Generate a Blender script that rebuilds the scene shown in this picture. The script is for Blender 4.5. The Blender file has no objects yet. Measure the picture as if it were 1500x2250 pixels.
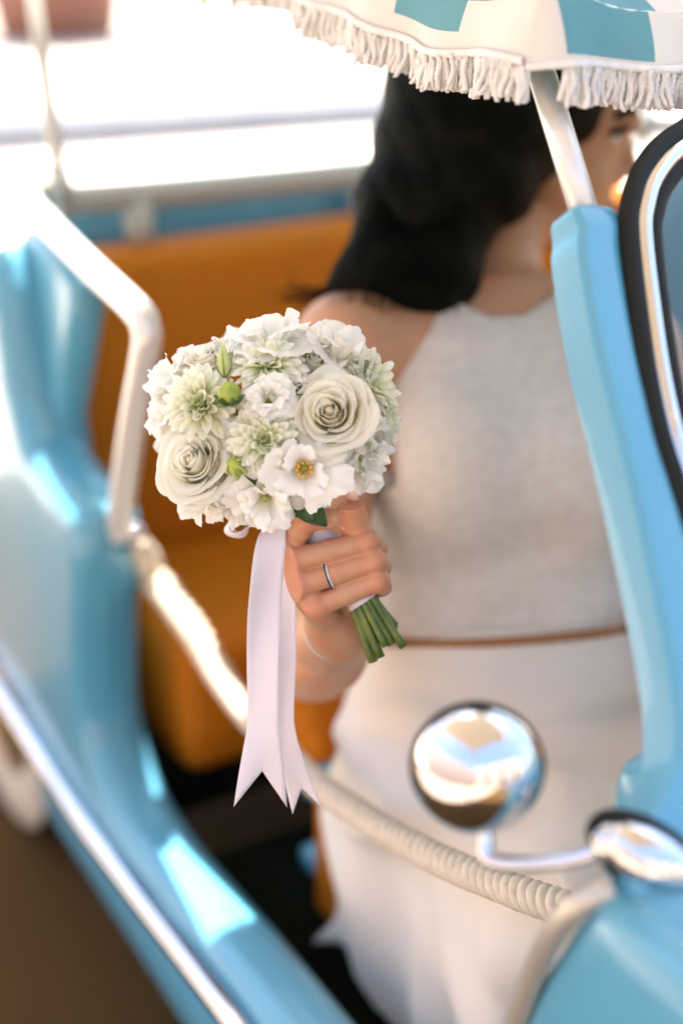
import bpy, bmesh, math, random
import numpy as np
from mathutils import Vector, Matrix, Quaternion
random.seed(7); rng = np.random.default_rng(7)
scn = bpy.context.scene
COL = scn.collection
R_ = math.radians
# ------------------------------------------------------------------ camera, sky, sun, exposure
HEAD, PITCH = R_(30), R_(24.5)
CAM = np.array([0.0, 0.0, 1.5]); FPX = 3125.0
FWD = np.array([-math.cos(PITCH)*math.cos(HEAD), math.cos(PITCH)*math.sin(HEAD), -math.sin(PITCH)])
RGT = np.array([math.sin(HEAD), math.cos(HEAD), 0.0]); UPV = np.cross(RGT, FWD)
cam = bpy.data.cameras.new('camera'); camo = bpy.data.objects.new('camera', cam); COL.objects.link(camo)
camo.matrix_world = Matrix(((RGT[0], UPV[0], -FWD[0], CAM[0]), (RGT[1], UPV[1], -FWD[1], CAM[1]),
                            (RGT[2], UPV[2], -FWD[2], CAM[2]), (0, 0, 0, 1)))
cam.sensor_fit = 'VERTICAL'; cam.sensor_height = 36; cam.lens = 50; cam.clip_start = 0.02; cam.clip_end = 500
cam.dof.use_dof = True; cam.dof.focus_distance = 1.175; cam.dof.aperture_fstop = 1.35
scn.camera = camo
SUN = np.array([-0.30, 0.10, 1.0]); SUN /= np.linalg.norm(SUN)
w = bpy.data.worlds.new('World'); scn.world = w; w.use_nodes = True
nt = w.node_tree; sky = nt.nodes.new('ShaderNodeTexSky'); sky.sky_type = 'NISHITA'; sky.sun_disc = False
sky.sun_elevation = math.asin(SUN[2]); sky.sun_rotation = math.atan2(SUN[0], SUN[1])
sky.air_density = 1.0; sky.dust_density = 3.0; sky.ozone_density = 1.0
nt.links.new(sky.outputs[0], nt.nodes['Background'].inputs[0]); nt.nodes['Background'].inputs[1].default_value = 0.13
sl = bpy.data.lights.new('sun', 'SUN'); so = bpy.data.objects.new('sun', sl); COL.objects.link(so)
sl.energy = 5.0; sl.angle = R_(0.5); sl.color = (1.0, 0.95, 0.87)
so.rotation_euler = Vector(-SUN).to_track_quat('-Z', 'Y').to_euler()
scn.view_settings.view_transform = 'Standard'; scn.view_settings.look = 'None'
scn.view_settings.exposure = 2.36; scn.view_settings.gamma = 1.0; scn.view_settings.use_curve_mapping = False
scn.cycles.max_bounces = 8; scn.cycles.transparent_max_bounces = 12
scn.cycles.use_denoising = True; scn.cycles.sample_clamp_indirect = 6

def U(px, py, d=None, x=None, y=None, z=None):
    """photo pixel -> point of the place, at depth d or on an axis plane"""
    v = FWD + RGT*(px-750)/FPX + UPV*(1125-py)/FPX
    if d is None:
        d = x/v[0] if x is not None else (y/v[1] if y is not None else (z-CAM[2])/v[2])
    return CAM + v*d
nrm = lambda v: np.asarray(v, float)/np.linalg.norm(v)

# ------------------------------------------------------------------ materials
def mat(name, col, rough=0.5, metal=0.0, coat=0.0, noise=None, bump=None, sss=0.0, sheen=0.0, spec=0.5, transl=0.0, sssr=(0.01, .004, .002)):
    m = bpy.data.materials.new(name); m.use_nodes = True; n = m.node_tree.nodes; l = m.node_tree.links
    b = n['Principled BSDF']
    b.inputs['Base Color'].default_value = (*col, 1); b.inputs['Roughness'].default_value = rough
    b.inputs['Metallic'].default_value = metal; b.inputs['Coat Weight'].default_value = coat
    b.inputs['Coat Roughness'].default_value = 0.06; b.inputs['Specular IOR Level'].default_value = spec
    b.inputs['Sheen Weight'].default_value = sheen
    if sss:
        b.inputs['Subsurface Weight'].default_value = sss; b.inputs['Subsurface Radius'].default_value = sssr
        b.inputs['Subsurface Scale'].default_value = 1.0
    tc = n.new('ShaderNodeTexCoord')
    if noise:                                   # (scale, second colour, detail, contrast lo, hi)
        sc, c2, det, lo, hi = noise
        t = n.new('ShaderNodeTexNoise'); t.inputs['Scale'].default_value = sc; t.inputs['Detail'].default_value = det
        l.new(tc.outputs['Object'], t.inputs['Vector'])
        r = n.new('ShaderNodeValToRGB'); r.color_ramp.elements[0].position = lo; r.color_ramp.elements[1].position = hi
        r.color_ramp.elements[0].color = (*col, 1); r.color_ramp.elements[1].color = (*c2, 1)
        l.new(t.outputs['Fac'], r.inputs['Fac']); l.new(r.outputs['Color'], b.inputs['Base Color'])
    if bump:                                    # (scale, strength, distance, stretch xyz)
        sc, st, di, stz = bump
        mp = n.new('ShaderNodeMapping'); mp.inputs['Scale'].default_value = stz; l.new(tc.outputs['Object'], mp.inputs['Vector'])
        t = n.new('ShaderNodeTexNoise'); t.inputs['Scale'].default_value = sc; t.inputs['Detail'].default_value = 4
        l.new(mp.outputs[0], t.inputs['Vector'])
        bn = n.new('ShaderNodeBump'); bn.inputs['Strength'].default_value = st; bn.inputs['Distance'].default_value = di
        l.new(t.outputs['Fac'], bn.inputs['Height']); l.new(bn.outputs[0], b.inputs['Normal'])
    if transl:
        out = n['Material Output']; tr = n.new('ShaderNodeBsdfTranslucent'); tr.inputs['Color'].default_value = (*col, 1)
        mx = n.new('ShaderNodeMixShader'); mx.inputs[0].default_value = transl
        l.new(b.outputs[0], mx.inputs[1]); l.new(tr.outputs[0], mx.inputs[2]); l.new(mx.outputs[0], out.inputs[0])
    return m

def petal_mat(name, stops, transl=0.28):
    """petal colour runs along the petal (attribute 'along': 0 at the base, 1 at the lip)"""
    m = bpy.data.materials.new(name); m.use_nodes = True; n = m.node_tree.nodes; l = m.node_tree.links
    b = n['Principled BSDF']; b.inputs['Roughness'].default_value = 0.55; b.inputs['Specular IOR Level'].default_value = 0.25
    b.inputs['Sheen Weight'].default_value = 0.1
    a = n.new('ShaderNodeAttribute'); a.attribute_name = 'along'
    r = n.new('ShaderNodeValToRGB'); cr = r.color_ramp
    while len(cr.elements) < len(stops): cr.elements.new(0.5)
    for e, (p, c) in zip(cr.elements, stops): e.position = p; e.color = (*c, 1)
    l.new(a.outputs['Fac'], r.inputs[0])
    tc = n.new('ShaderNodeTexCoord'); t = n.new('ShaderNodeTexNoise'); t.inputs['Scale'].default_value = 260; t.inputs['Detail'].default_value = 3
    l.new(tc.outputs['Object'], t.inputs['Vector'])
    bn = n.new('ShaderNodeBump'); bn.inputs['Strength'].default_value = 0.25; bn.inputs['Distance'].default_value = 0.001
    l.new(t.outputs['Fac'], bn.inputs['Height']); l.new(bn.outputs[0], b.inputs['Normal'])
    l.new(r.outputs[0], b.inputs['Base Color'])
    tr = n.new('ShaderNodeBsdfTranslucent'); l.new(r.outputs[0], tr.inputs['Color'])
    mx = n.new('ShaderNodeMixShader'); mx.inputs[0].default_value = transl
    l.new(b.outputs[0], mx.inputs[1]); l.new(tr.outputs[0], mx.inputs[2]); l.new(mx.outputs[0], n['Material Output'].inputs[0])
    return m

M = {}
M['paint'] = mat('blue_paint', (.080, .305, .435), .36, coat=.5, noise=(3, (.090, .32, .45), 3, .35, .7), bump=(900, .02, .0005, (1, 1, 1)))
M['chrome'] = mat('chrome', (.64, .64, .66), .06, 1.0, bump=(30, .05, .002, (1, 1, 1)))
M['steel'] = mat('satin_steel', (.66, .65, .62), .32, 1.0)
M['post'] = mat('painted_tube', (.70, .68, .63), .28, .3, bump=(60, .05, .001, (1, 1, 1)))
M['grey_tube'] = mat('grey_tube', (.43, .41, .36), .4, .2)
M['rubber'] = mat('rubber', (.007, .008, .006), .6, spec=.25)
M['cream'] = mat('cream_trim', (.60, .54, .44), .55, noise=(40, (.52, .45, .35), 3, .4, .6))
M['orange'] = mat('orange_weave', (.54, .165, .003), .65, spec=.2, noise=(220, (.42, .115, .002), 2, .4, .6), bump=(500, .35, .002, (1, 1, 1)))
M['carpet'] = mat('dark_mat', (.0045, .006, .0035), .95, spec=.05, noise=(60, (.008, .010, .006), 4, .4, .7), bump=(300, .4, .003, (1, 1, 1)))
M['white_fab'] = mat('white_canvas', (.72, .69, .63), .8, transl=.15, noise=(12, (.66, .62, .56), 4, .4, .7), bump=(900, .25, .001, (1, 1, 1)))
M['blue_fab'] = mat('blue_canvas', (.125, .325, .37), .8, transl=.15, noise=(14, (.11, .30, .345), 4, .4, .7), bump=(900, .25, .001, (1, 1, 1)))
M['cord'] = mat('white_cord', (.80, .78, .74), .85, noise=(90, (.70, .68, .63), 3, .4, .7), bump=(1500, .5, .001, (1, 1, 1)))
M['trim'] = mat('jamb_metal', (.50, .47, .41), .35, .5)
M['rope'] = mat('rope_fibre', (.66, .58, .46), .8, noise=(120, (.56, .47, .35), 4, .4, .7), bump=(1200, .5, .001, (1, 1, .25)))
M['skin'] = mat('skin', (.50, .268, .148), .5, noise=(34, (.53, .225, .125), 3, .45, .8), bump=(420, .18, .001, (1, 1, 1)), sss=.16)
_n = M['skin'].node_tree; _b = _n.nodes['Principled BSDF']; _src = _b.inputs['Base Color'].links[0].from_socket
_a = _n.nodes.new('ShaderNodeAttribute'); _a.attribute_name = 'flush'; _m = _n.nodes.new('ShaderNodeMix'); _m.data_type = 'RGBA'
_s = _n.nodes.new('ShaderNodeMath'); _s.operation = 'MULTIPLY'; _s.inputs[1].default_value = .75; _n.links.new(_a.outputs['Fac'], _s.inputs[0])
_n.links.new(_s.outputs[0], _m.inputs[0]); _n.links.new(_src, _m.inputs[6]); _m.inputs[7].default_value = (.55, .18, .10, 1); _n.links.new(_m.outputs[2], _b.inputs['Base Color'])
M['nail'] = mat('nail', (.74, .50, .42), .22, coat=.5)
M['lip'] = mat('lip', (.42, .15, .12), .4)
M['hair'] = mat('hair', (.0022, .0026, .0013), .6, spec=.08, noise=(40, (.010, .009, .005), 4, .5, .75), bump=(90, .25, .004, (5, 5, .35)))
M['eyew'] = mat('eye_white', (.7, .68, .65), .2); M['iris'] = mat('iris', (.03, .018, .01), .15)
M['knit'] = mat('ivory_knit', (.74, .68, .60), .9, sheen=.3, noise=(75, (.67, .605, .525), 5, .38, .68), bump=(380, .9, .004, (1, 1, 1)))
M['skirt'] = mat('ivory_satin', (.75, .68, .60), .65, sheen=.1, noise=(5, (.71, .635, .555), 3, .4, .7), bump=(700, .12, .001, (1, 1, 1)))
M['brown'] = mat('brown_cord', (.34, .15, .05), .8, bump=(500, .5, .002, (1, 1, 1)))
M['ribbon'] = mat('satin_ribbon', (.80, .74, .77), .42, sheen=.2, transl=.22, bump=(900, .08, .001, (1, .2, 1)))
M['stem'] = mat('stem', (.065, .11, .015), .45, noise=(45, (.18, .22, .04), 3, .35, .7), sss=.05)
M['leaf'] = mat('leaf', (.035, .085, .02), .45)
M['bud'] = mat('bud', (.32, .38, .05), .45, noise=(160, (.22, .29, .04), 3, .4, .65))
M['budpale'] = mat('bud_pale', (.50, .55, .22), .5, noise=(160, (.40, .47, .15), 3, .4, .65))
M['pollen'] = mat('pollen', (.75, .36, .02), .8, bump=(900, .6, .001, (1, 1, 1)))
M['gem'] = mat('dark_gem', (.02, .04, .07), .05, coat=1); M['silver'] = mat('silver', (.75, .73, .70), .15, 1.0)
M['rose'] = petal_mat('rose_petal', [(0, (.86, .80, .50)), (.3, (.90, .85, .64)), (.75, (.91, .885, .75)), (1, (.91, .895, .81))], .52)
M['lis'] = petal_mat('lisianthus_petal', [(0, (.52, .56, .18)), (.22, (.84, .82, .58)), (.5, (.90, .885, .80)), (1, (.91, .90, .85))], .34)
M['mum'] = petal_mat('chrysanthemum_petal', [(0, (.38, .46, .09)), (.27, (.64, .69, .31)), (.62, (.88, .885, .67)), (1, (.91, .90, .81))])
M['ground'] = mat('road', (.092, .048, .016), .95, spec=.1, noise=(1.2, (.066, .036, .012), 6, .35, .7), bump=(60, .5, .01, (1, 1, 1)))
M['paving'] = mat('paving', (.60, .54, .45), .85, noise=(.8, (.54, .48, .40), 5, .35, .7))
M['pinkstone'] = mat('pink_stone', (.33, .255, .20), .85, noise=(.9, (.27, .21, .16), 5, .35, .7))
M['shade_kerb'] = mat('shade_stone', (.20, .21, .235), .85, noise=(4, (.17, .18, .20), 4, .4, .7))  # bluish shade tone of the ground put into the base colour
M['terra'] = mat('terracotta', (.20, .085, .055), .8, noise=(6, (.15, .06, .04), 4, .4, .7))
M['plaster'] = mat('plaster', (.52, .43, .36), .9, noise=(1.5, (.45, .37, .31), 5, .35, .7))
M['shutter'] = mat('shutter', (.10, .16, .13), .6); M['dark'] = mat('dark_glass', (.02, .025, .03), .08)
M['canvas'] = mat('beige_canvas', (.62, .55, .45), .85, transl=.35)
g = bpy.data.materials.new('windscreen_glass'); g.use_nodes = True; n = g.node_tree.nodes; l = g.node_tree.links
n.remove(n['Principled BSDF']); fr = n.new('ShaderNodeFresnel'); fr.inputs[0].default_value = 1.5
tb = n.new('ShaderNodeBsdfTransparent'); tb.inputs[0].default_value = (.82, .88, .86, 1); gl = n.new('ShaderNodeBsdfGlossy'); gl.inputs['Roughness'].default_value = .02
mx = n.new('ShaderNodeMixShader'); l.new(fr.outputs[0], mx.inputs[0]); l.new(tb.outputs[0], mx.inputs[1]); l.new(gl.outputs[0], mx.inputs[2])
l.new(mx.outputs[0], n['Material Output'].inputs[0]); M['glass'] = g; fr.inputs[0].default_value = 1.6

# ------------------------------------------------------------------ helpers
def mesh(name, verts, faces, m=None, smooth=True, along=None, mats=None, fmat=None):
    me = bpy.data.meshes.new(name); me.from_pydata([tuple(map(float, v)) for v in verts], [], [tuple(f) for f in faces])
    if m: me.materials.append(M[m])
    for q in mats or (): me.materials.append(M[q])
    if fmat is not None: me.polygons.foreach_set('material_index', fmat)
    me.polygons.foreach_set('use_smooth', [smooth]*len(me.polygons))
    if along is not None:
        a = me.attributes.new('along', 'FLOAT', 'POINT'); a.data.foreach_set('value', np.asarray(along, np.float32))
    me.update(); return me
def link(name, me, parent=None, loc=None, quat=None):
    o = bpy.data.objects.new(name, me); COL.objects.link(o)
    if parent: o.parent = parent
    if loc is not None: o.location = tuple(map(float, loc))
    if quat is not None: o.rotation_mode = 'QUATERNION'; o.rotation_quaternion = quat
    return o
def thing(name, label, cat, loc=(0, 0, 0), group=None):
    o = link(name, None, None, loc); tag(o, label, cat, group); return o
def tag(o, label, cat, group=None):
    o['label'] = label; o['category'] = cat
    if group: o['group'] = group
    return o
def loc_mesh(verts, origin): return [np.asarray(v) - origin for v in verts]

class MB:
    """collects shapes into one mesh"""
    def __init__(s): s.v = []; s.f = []
    def add(s, v, f):
        b = len(s.v); s.v += [tuple(map(float, p)) for p in v]; s.f += [tuple(i+b for i in q) for q in f]; return s
    def build(s, name, m, parent=None, smooth=True, origin=None):
        v = s.v if origin is None else loc_mesh(s.v, origin)
        return link(name, mesh(name, v, s.f, m, smooth), parent, None if parent else origin)

def spline(P, n):
    """Catmull-Rom through the points, n samples"""
    P = np.asarray(P, float)
    if len(P) < 3: return np.array([P[0]+(P[-1]-P[0])*t for t in np.linspace(0, 1, n)])
    Q = np.vstack([2*P[0]-P[1], P, 2*P[-1]-P[-2]]); out = []
    for t in np.linspace(0, len(P)-1-1e-9, n):
        i = int(t); u = t-i; a, b, c, d = Q[i:i+4]
        out.append(.5*((2*b)+(-a+c)*u+(2*a-5*b+4*c-d)*u*u+(-a+3*b-3*c+d)*u**3))
    return np.array(out)
def frames(P, up0=None):
    P = np.asarray(P, float); T = np.gradient(P, axis=0); T /= np.linalg.norm(T, axis=1)[:, None]
    u = np.array(up0 if up0 is not None else ([0, 0, 1] if abs(T[0][2]) < .9 else [1, 0, 0]), float)
    N = []; 
    for t in T:
        u = u - t*np.dot(u, t); u /= np.linalg.norm(u); N.append(u.copy())
    N = np.array(N); return T, N, np.cross(T, N)
def tube(P, r, sides=10, caps=True, prof=None):
    P = np.asarray(P, float); n = len(P); r = np.broadcast_to(r, n); T, N, B = frames(P)
    a = np.linspace(0, 2*np.pi, sides, endpoint=False); v = []; f = []
    for i in range(n):
        for k in range(sides): v.append(P[i] + r[i]*(N[i]*math.cos(a[k]) + B[i]*math.sin(a[k])))
    for i in range(n-1):
        for k in range(sides):
            k2 = (k+1) % sides; f.append((i*sides+k, i*sides+k2, (i+1)*sides+k2, (i+1)*sides+k))
    if caps: f.append(tuple(range(sides-1, -1, -1))); f.append(tuple((n-1)*sides+k for k in range(sides)))
    return v, f
def ball(c, r, ax=None, seg=16, rings=10):
    c = np.asarray(c, float); r = np.broadcast_to(r, 3); A = np.eye(3) if ax is None else np.asarray(ax, float)
    v = [c + A.T @ (np.array([0, 0, 1])*r)]; f = []
    for i in range(1, rings):
        t = math.pi*i/rings
        for k in range(seg):
            p = 2*math.pi*k/seg; v.append(c + A.T @ (np.array([math.sin(t)*math.cos(p), math.sin(t)*math.sin(p), math.cos(t)])*r))
    v.append(c - A.T @ (np.array([0, 0, 1])*r)); last = len(v)-1
    for k in range(seg):
        k2 = (k+1) % seg; f.append((0, 1+k, 1+k2)); f.append((last, 1+(rings-2)*seg+k2, 1+(rings-2)*seg+k))
        for i in range(rings-2): a = 1+i*seg; f.append((a+k, a+seg+k, a+seg+k2, a+k2))
    return v, f
def bm_obj(name, bm, m, parent=None, smooth=True):
    bmesh.ops.recalc_face_normals(bm, faces=bm.faces)
    me = bpy.data.meshes.new(name); bm.to_mesh(me); bm.free(); me.materials.append(M[m])
    me.polygons.foreach_set('use_smooth', [smooth]*len(me.polygons))
    if smooth: me.set_sharp_from_angle(angle=R_(50))
    return link(name, me, parent)
def box_bm(lo, hi, bev=0.0, seg=3):
    bm = bmesh.new(); bmesh.ops.create_cube(bm, size=1)
    for v in bm.verts: v.co = Vector([lo[i] + (v.co[i]+.5)*(hi[i]-lo[i]) for i in range(3)])
    if bev: bmesh.ops.bevel(bm, geom=list(bm.edges), offset=bev, segments=seg, affect='EDGES', profile=.5, clamp_overlap=True)
    return bm
def slab_bm(outline, y0, y1, bev, seg=4):
    """outline in x, z; a plate between y0 and y1 with rounded edges"""
    bm = bmesh.new(); vs = [bm.verts.new((x, y0, z)) for x, z in outline]; fc = bm.faces.new(vs)
    r = bmesh.ops.extrude_face_region(bm, geom=[fc])
    for e in r['geom']:
        if isinstance(e, bmesh.types.BMVert): e.co.y = y1
    bm.normal_update()
    ed = [e for e in bm.edges if abs(e.verts[0].co.y-e.verts[1].co.y) < 1e-6]
    bmesh.ops.bevel(bm, geom=ed, offset=bev, segments=seg, affect='EDGES', profile=.5, clamp_overlap=True)
    bmesh.ops.triangulate(bm, faces=[q for q in bm.faces if len(q.verts) > 4])
    return bm

# signed distance fields and surface nets, for bodies and cloth
class Field:
    def __init__(s, lo, hi, h):
        s.lo = np.array(lo, float); s.h = h; s.n = np.ceil((np.array(hi)-s.lo)/h).astype(int)+1
        s.D = np.full(s.n, 1.0, np.float32)
    def sub(s, lo, hi):
        a = np.clip(np.floor((np.array(lo)-s.lo)/s.h).astype(int), 0, s.n); b = np.clip(np.ceil((np.array(hi)-s.lo)/s.h).astype(int)+1, 0, s.n)
        sl = tuple(slice(i, j) for i, j in zip(a, b))
        g = np.meshgrid(*[(s.lo[k] + s.h*np.arange(a[k], b[k])).astype(np.float32) for k in range(3)], indexing='ij', sparse=True)
        return sl, g
    def put(s, sl, d, k):
        o = s.D[sl]
        if k <= 0: s.D[sl] = np.minimum(o, d)
        else:
            hh = np.clip(k-np.abs(o-d), 0, None)/k; s.D[sl] = np.minimum(o, d) - hh*hh*k*.25
    def cap(s, a, b, ra, rb=None, k=.01):
        a = np.asarray(a, float); b = np.asarray(b, float); rb = ra if rb is None else rb; m = max(ra, rb)+k+3*s.h
        sl, (X, Y, Z) = s.sub(np.minimum(a, b)-m, np.maximum(a, b)+m); ab = b-a; L = max(np.dot(ab, ab), 1e-12)
        t = np.clip(((X-a[0])*ab[0]+(Y-a[1])*ab[1]+(Z-a[2])*ab[2])/L, 0, 1)
        d = np.sqrt((X-a[0]-t*ab[0])**2+(Y-a[1]-t*ab[1])**2+(Z-a[2]-t*ab[2])**2) - (ra+(rb-ra)*t)
        s.put(sl, d, k); return s
    def ell(s, c, r, ax=None, k=.01):
        c = np.asarray(c, float); r = np.broadcast_to(np.asarray(r, float), 3); A = np.eye(3) if ax is None else np.asarray(ax, float); m = r.max()+k+3*s.h
        sl, (X, Y, Z) = s.sub(c-m, c+m); X = X-c[0]; Y = Y-c[1]; Z = Z-c[2]
        q = [(X*A[i][0]+Y*A[i][1]+Z*A[i][2])/r[i] for i in range(3)]
        k0 = np.sqrt(q[0]**2+q[1]**2+q[2]**2); k1 = np.sqrt((q[0]/r[0])**2+(q[1]/r[1])**2+(q[2]/r[2])**2)+1e-6
        s.put(sl, k0*(k0-1)/k1, k); return s
    def nets(s, clipbox=True):
        D = s.D.copy()
        for ax in range(3):
            ix = [slice(None)]*3
            for e in (0, -1): ix[ax] = e; D[tuple(ix)] = np.maximum(D[tuple(ix)], s.h*.5)
        S = D < 0; n = np.array(D.shape)-1
        cs = np.zeros(n, np.uint8)
        cor = [(i, j, k) for i in (0, 1) for j in (0, 1) for k in (0, 1)]
        for c in cor: cs += S[c[0]:n[0]+c[0], c[1]:n[1]+c[1], c[2]:n[2]+c[2]]
        act = np.argwhere((cs > 0) & (cs < 8)); idx = np.full(n, -1, np.int64); idx[tuple(act.T)] = np.arange(len(act))
        acc = np.zeros((len(act), 3)); cnt = np.zeros(len(act))
        val = [D[tuple((act+c).T)] for c in cor]
        for p in range(8):
            for q in range(p+1, 8):
                dc = np.abs(np.array(cor[p])-cor[q]).sum()
                if dc != 1: continue
                m = (val[p] < 0) != (val[q] < 0); t = val[p]/(val[p]-val[q]+1e-12)
                pos = np.array(cor[p])[None]+t[:, None]*(np.array(cor[q])-cor[p])[None]
                acc[m] += pos[m]; cnt[m] += 1
        V = s.lo + s.h*(act + acc/cnt[:, None]); Fs = []
        for ax in range(3):
            b, c = (ax+1) % 3, (ax+2) % 3
            s0 = [slice(None)]*3; s1 = [slice(None)]*3; s0[ax] = slice(0, -1); s1[ax] = slice(1, None)
            for q in (b, c): s0[q] = s1[q] = slice(1, -1)
            A, B = S[tuple(s0)], S[tuple(s1)]
            for flip, mm in ((False, A & ~B), (True, ~A & B)):
                e = np.argwhere(mm)
                if not len(e): continue
                e[:, b] += 1; e[:, c] += 1; quad = []
                for ob, oc in ((-1, -1), (0, -1), (0, 0), (-1, 0)):
                    k = e.copy(); k[:, b] += ob; k[:, c] += oc; quad.append(idx[tuple(k.T)])
                qd = np.stack(quad, 1); Fs.append(qd[:, ::-1] if flip else qd)
        return V, np.vstack(Fs)
def np_mesh(name, parts, m):
    V = np.vstack([p[0] for p in parts]); off = 0; Fs = []
    for p in parts: Fs.append(p[1]+off); off += len(p[0])
    Fq = np.vstack(Fs); me = bpy.data.meshes.new(name)
    me.vertices.add(len(V)); me.vertices.foreach_set('co', V.astype(np.float32).ravel())
    me.loops.add(Fq.size); me.loops.foreach_set('vertex_index', Fq.astype(np.int32).ravel())
    me.polygons.add(len(Fq)); me.polygons.foreach_set('loop_start', np.arange(0, Fq.size, 4, dtype=np.int32))
    me.polygons.foreach_set('use_smooth', np.ones(len(Fq), bool))
    me.update(calc_edges=True); me.validate(); me.materials.append(M[m]); return me

# ------------------------------------------------------------------ the setting
def sheet(name, x0, x1, y0, y1, z, m):
    o = link(name, mesh(name, [(x0, y0, z), (x1, y0, z), (x1, y1, z), (x0, y1, z)], [(0, 1, 2, 3)], m, False)); o['kind'] = 'structure'; return o
sheet('ground', -300, 300, -300, 300, 0, 'ground')
sheet('pavement', -60, -3.6, -60, 60, .006, 'paving')
sheet('forecourt', -3.0, 60, -60, -.95, .006, 'pinkstone')
o = bm_obj('raised_terrace', box_bm((-50, -40, .012), (-.30, 45, .235), .01, 2), 'paving'); o['kind'] = 'structure'
MBk = bm_obj('shade_kerb', box_bm((-.30, -40, .004), (0, 45, .225), .012, 2), 'shade_kerb'); MBk['kind'] = 'structure'  # dark step whose colour stands for a shadow band across the paving
for q_ in (o, MBk): q_.rotation_euler = (0, 0, R_(-7.6)); q_.location = (-7.59, 4.7, 0)
lw = thing('shade_block', 'grey block standing for shaded ground far away beyond the windscreen, beside the face', 'wall', (-6.5, 6.02, 0))  # added grey block in place of shaded ground
bm_obj('wall', box_bm((-.3, -.28, .01), (0, 5, .30), .015), 'shade_kerb', lw); o = bm_obj('shade_block_top', box_bm((-.34, -.30, .302), (.03, 5.02, .34), .01), 'shade_kerb', lw)
lw.rotation_euler = (0, 0, R_(-4))
# planter far behind the car, top left
pl = thing('planter', 'brown terracotta planter far behind the car on sunlit pale paving', 'planter', (-11.3, 3.95, .236))
v, f = tube([(0, 0, 0), (0, 0, .05), (0, 0, .75), (0, 0, .82), (0, 0, .9)], [.45, .5, .62, .7, .7], 24)
MB().add(v, f).build('pot', 'terra', pl)
mb = MB()
for i in range(220):
    a, e, r = rng.uniform(0, 6.28), rng.uniform(.1, 1.4), rng.uniform(.5, 1.1)
    c = np.array([math.cos(a)*math.cos(e)*r, math.sin(a)*math.cos(e)*r, 1.0+math.sin(e)*r]); q = nrm(rng.normal(size=3)); s_ = np.cross(q, nrm(rng.normal(size=3)))*.08
    mb.add([c-s_, c+q*.14, c+s_, c-q*.14], [(0, 1, 2, 3)])
mb.build('foliage', 'terra', pl, False)['kind'] = 'stuff'
# building behind the viewer, seen in the chrome
b = thing('building', 'pale pink plastered building mirrored small in the round chrome mirror', 'building', (8.5, -3, 0))
bm_obj('wall', box_bm((0, -9, 0), (6, 9, 5.2), .02), 'plaster', b)
bm_obj('side_wall', box_bm((-24, -9, 0), (-.004, -3.2, 4.4), .02), 'plaster', b)
for k in range(5):
    y = -7+3.4*k
    for z in (.8, 3.2):
        fr_ = bm_obj('window', box_bm((-.06, y-.55, z), (-.003, y+.55, z+1.5), .01), 'shutter', b)
        bm_obj('pane', box_bm((-.075, y-.42, z+.12), (-.062, y+.42, z+1.38)), 'dark', fr_)
# cloth added out of view to shade the car front and the road beside it
ps = thing('sun_blocker', 'beige canvas added out of view to shade the car front, mirrored in the round chrome', 'added sun blocker', (.5, -.7, 0))
mb = MB(); oz = lambda x, y: (x-.5, y+.7, 2.55+.05*math.sin(x*1.3)+.04*math.sin(y*1.7))
nx_, ny_ = 29, 20; X_ = np.linspace(-3.2, .5, nx_+1); Y_ = np.concatenate([np.linspace(-.7, .675, 12), np.linspace(.74, 1.42, 9)])
X_[np.argmin(np.abs(X_+1.83))] = -1.83
mb.add([oz(x, y) for x in X_ for y in Y_], [(i*len(Y_)+j, i*len(Y_)+j+1, (i+1)*len(Y_)+j+1, (i+1)*len(Y_)+j) for i in range(nx_) for j in range(len(Y_)-1) if not (X_[i] < -1.831 and Y_[j] > .674)])
sc_ = mb.build('canvas', 'canvas', ps); sc_.modifiers.new('thickness', 'SOLIDIFY').thickness = .003
for x, y in ((-3.2, -.7), (.5, -.7), (.5, 1.35+.7)):
    mb = MB(); q = oz(x, min(y, 1.25)); mb.add(*tube([(x-.5, y+.7, 0), (x-.5, y+.7, 2.6), q], .03, 10)); mb.build('mast', 'steel', ps)

# ------------------------------------------------------------------ the car
car = thing('open_car', 'light blue vintage open car with striped fringed canopy and orange seats', 'car', (0, 0, 0))
YC = 1.15
def jamb(p, y): q = U(p[0], p[1], y=y); return (q[0], q[2])
# near side plate: outline from the rear arm-rest, along the door opening, to the cowl, back under the car
side = [(-2.62, .36), (-2.62, .66), (-2.35, .74), (-2.1, .86), (-1.93, .945), (-1.83, 1.02), (-1.765, 1.06), (-1.735, 1.04), (-1.722, .96), (-1.715, .88), (-1.69, .815), (-1.60, .800), (-1.515, .795), (-1.495, .775), (-1.50, .70), (-1.525, .60), (-1.54, .50), (-1.535, .44), (-1.50, .40), (-1.44, .378), (-1.36, .374), (-1.15, .392),
        (-.90, .405), (-.79, .42), (-.715, .46), (-.675, .54), (-.645, .64), (-.625, .73), (-.60, .80), (-.575, .855), (-.55, .90),
        (-.46, .91), (-.2, .90), (.2, .86), (.5, .78), (.62, .62), (.64, .35), (.60, .30), (.48, .36), (.36, .45), (.20, .49), (.04, .45), (-.10, .34), (-.35, .29), (-1.0, .285), (-1.6, .285), (-1.74, .30), (-1.80, .33),
        (-1.95, .352), (-2.25, .352), (-2.4, .33)]
arm = [(-2.25, .70), (-2.25, .80), (-2.05, .875), (-1.90, .965), (-1.81, 1.055), (-1.755, 1.082), (-1.65, 1.066), (-1.588, 1.045), (-1.605, .99), (-1.655, .90), (-1.695, .835), (-1.69, .79), (-1.69, .70)]
for ya_, yb_ in ((.548, .596), (2*YC-.596, 2*YC-.548)): bm_obj('arm_rest', slab_bm(arm, ya_, yb_, .018), 'paint', car)
o1 = bm_obj('side_panel', slab_bm(side, .495, .588, .034), 'paint', car)
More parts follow.
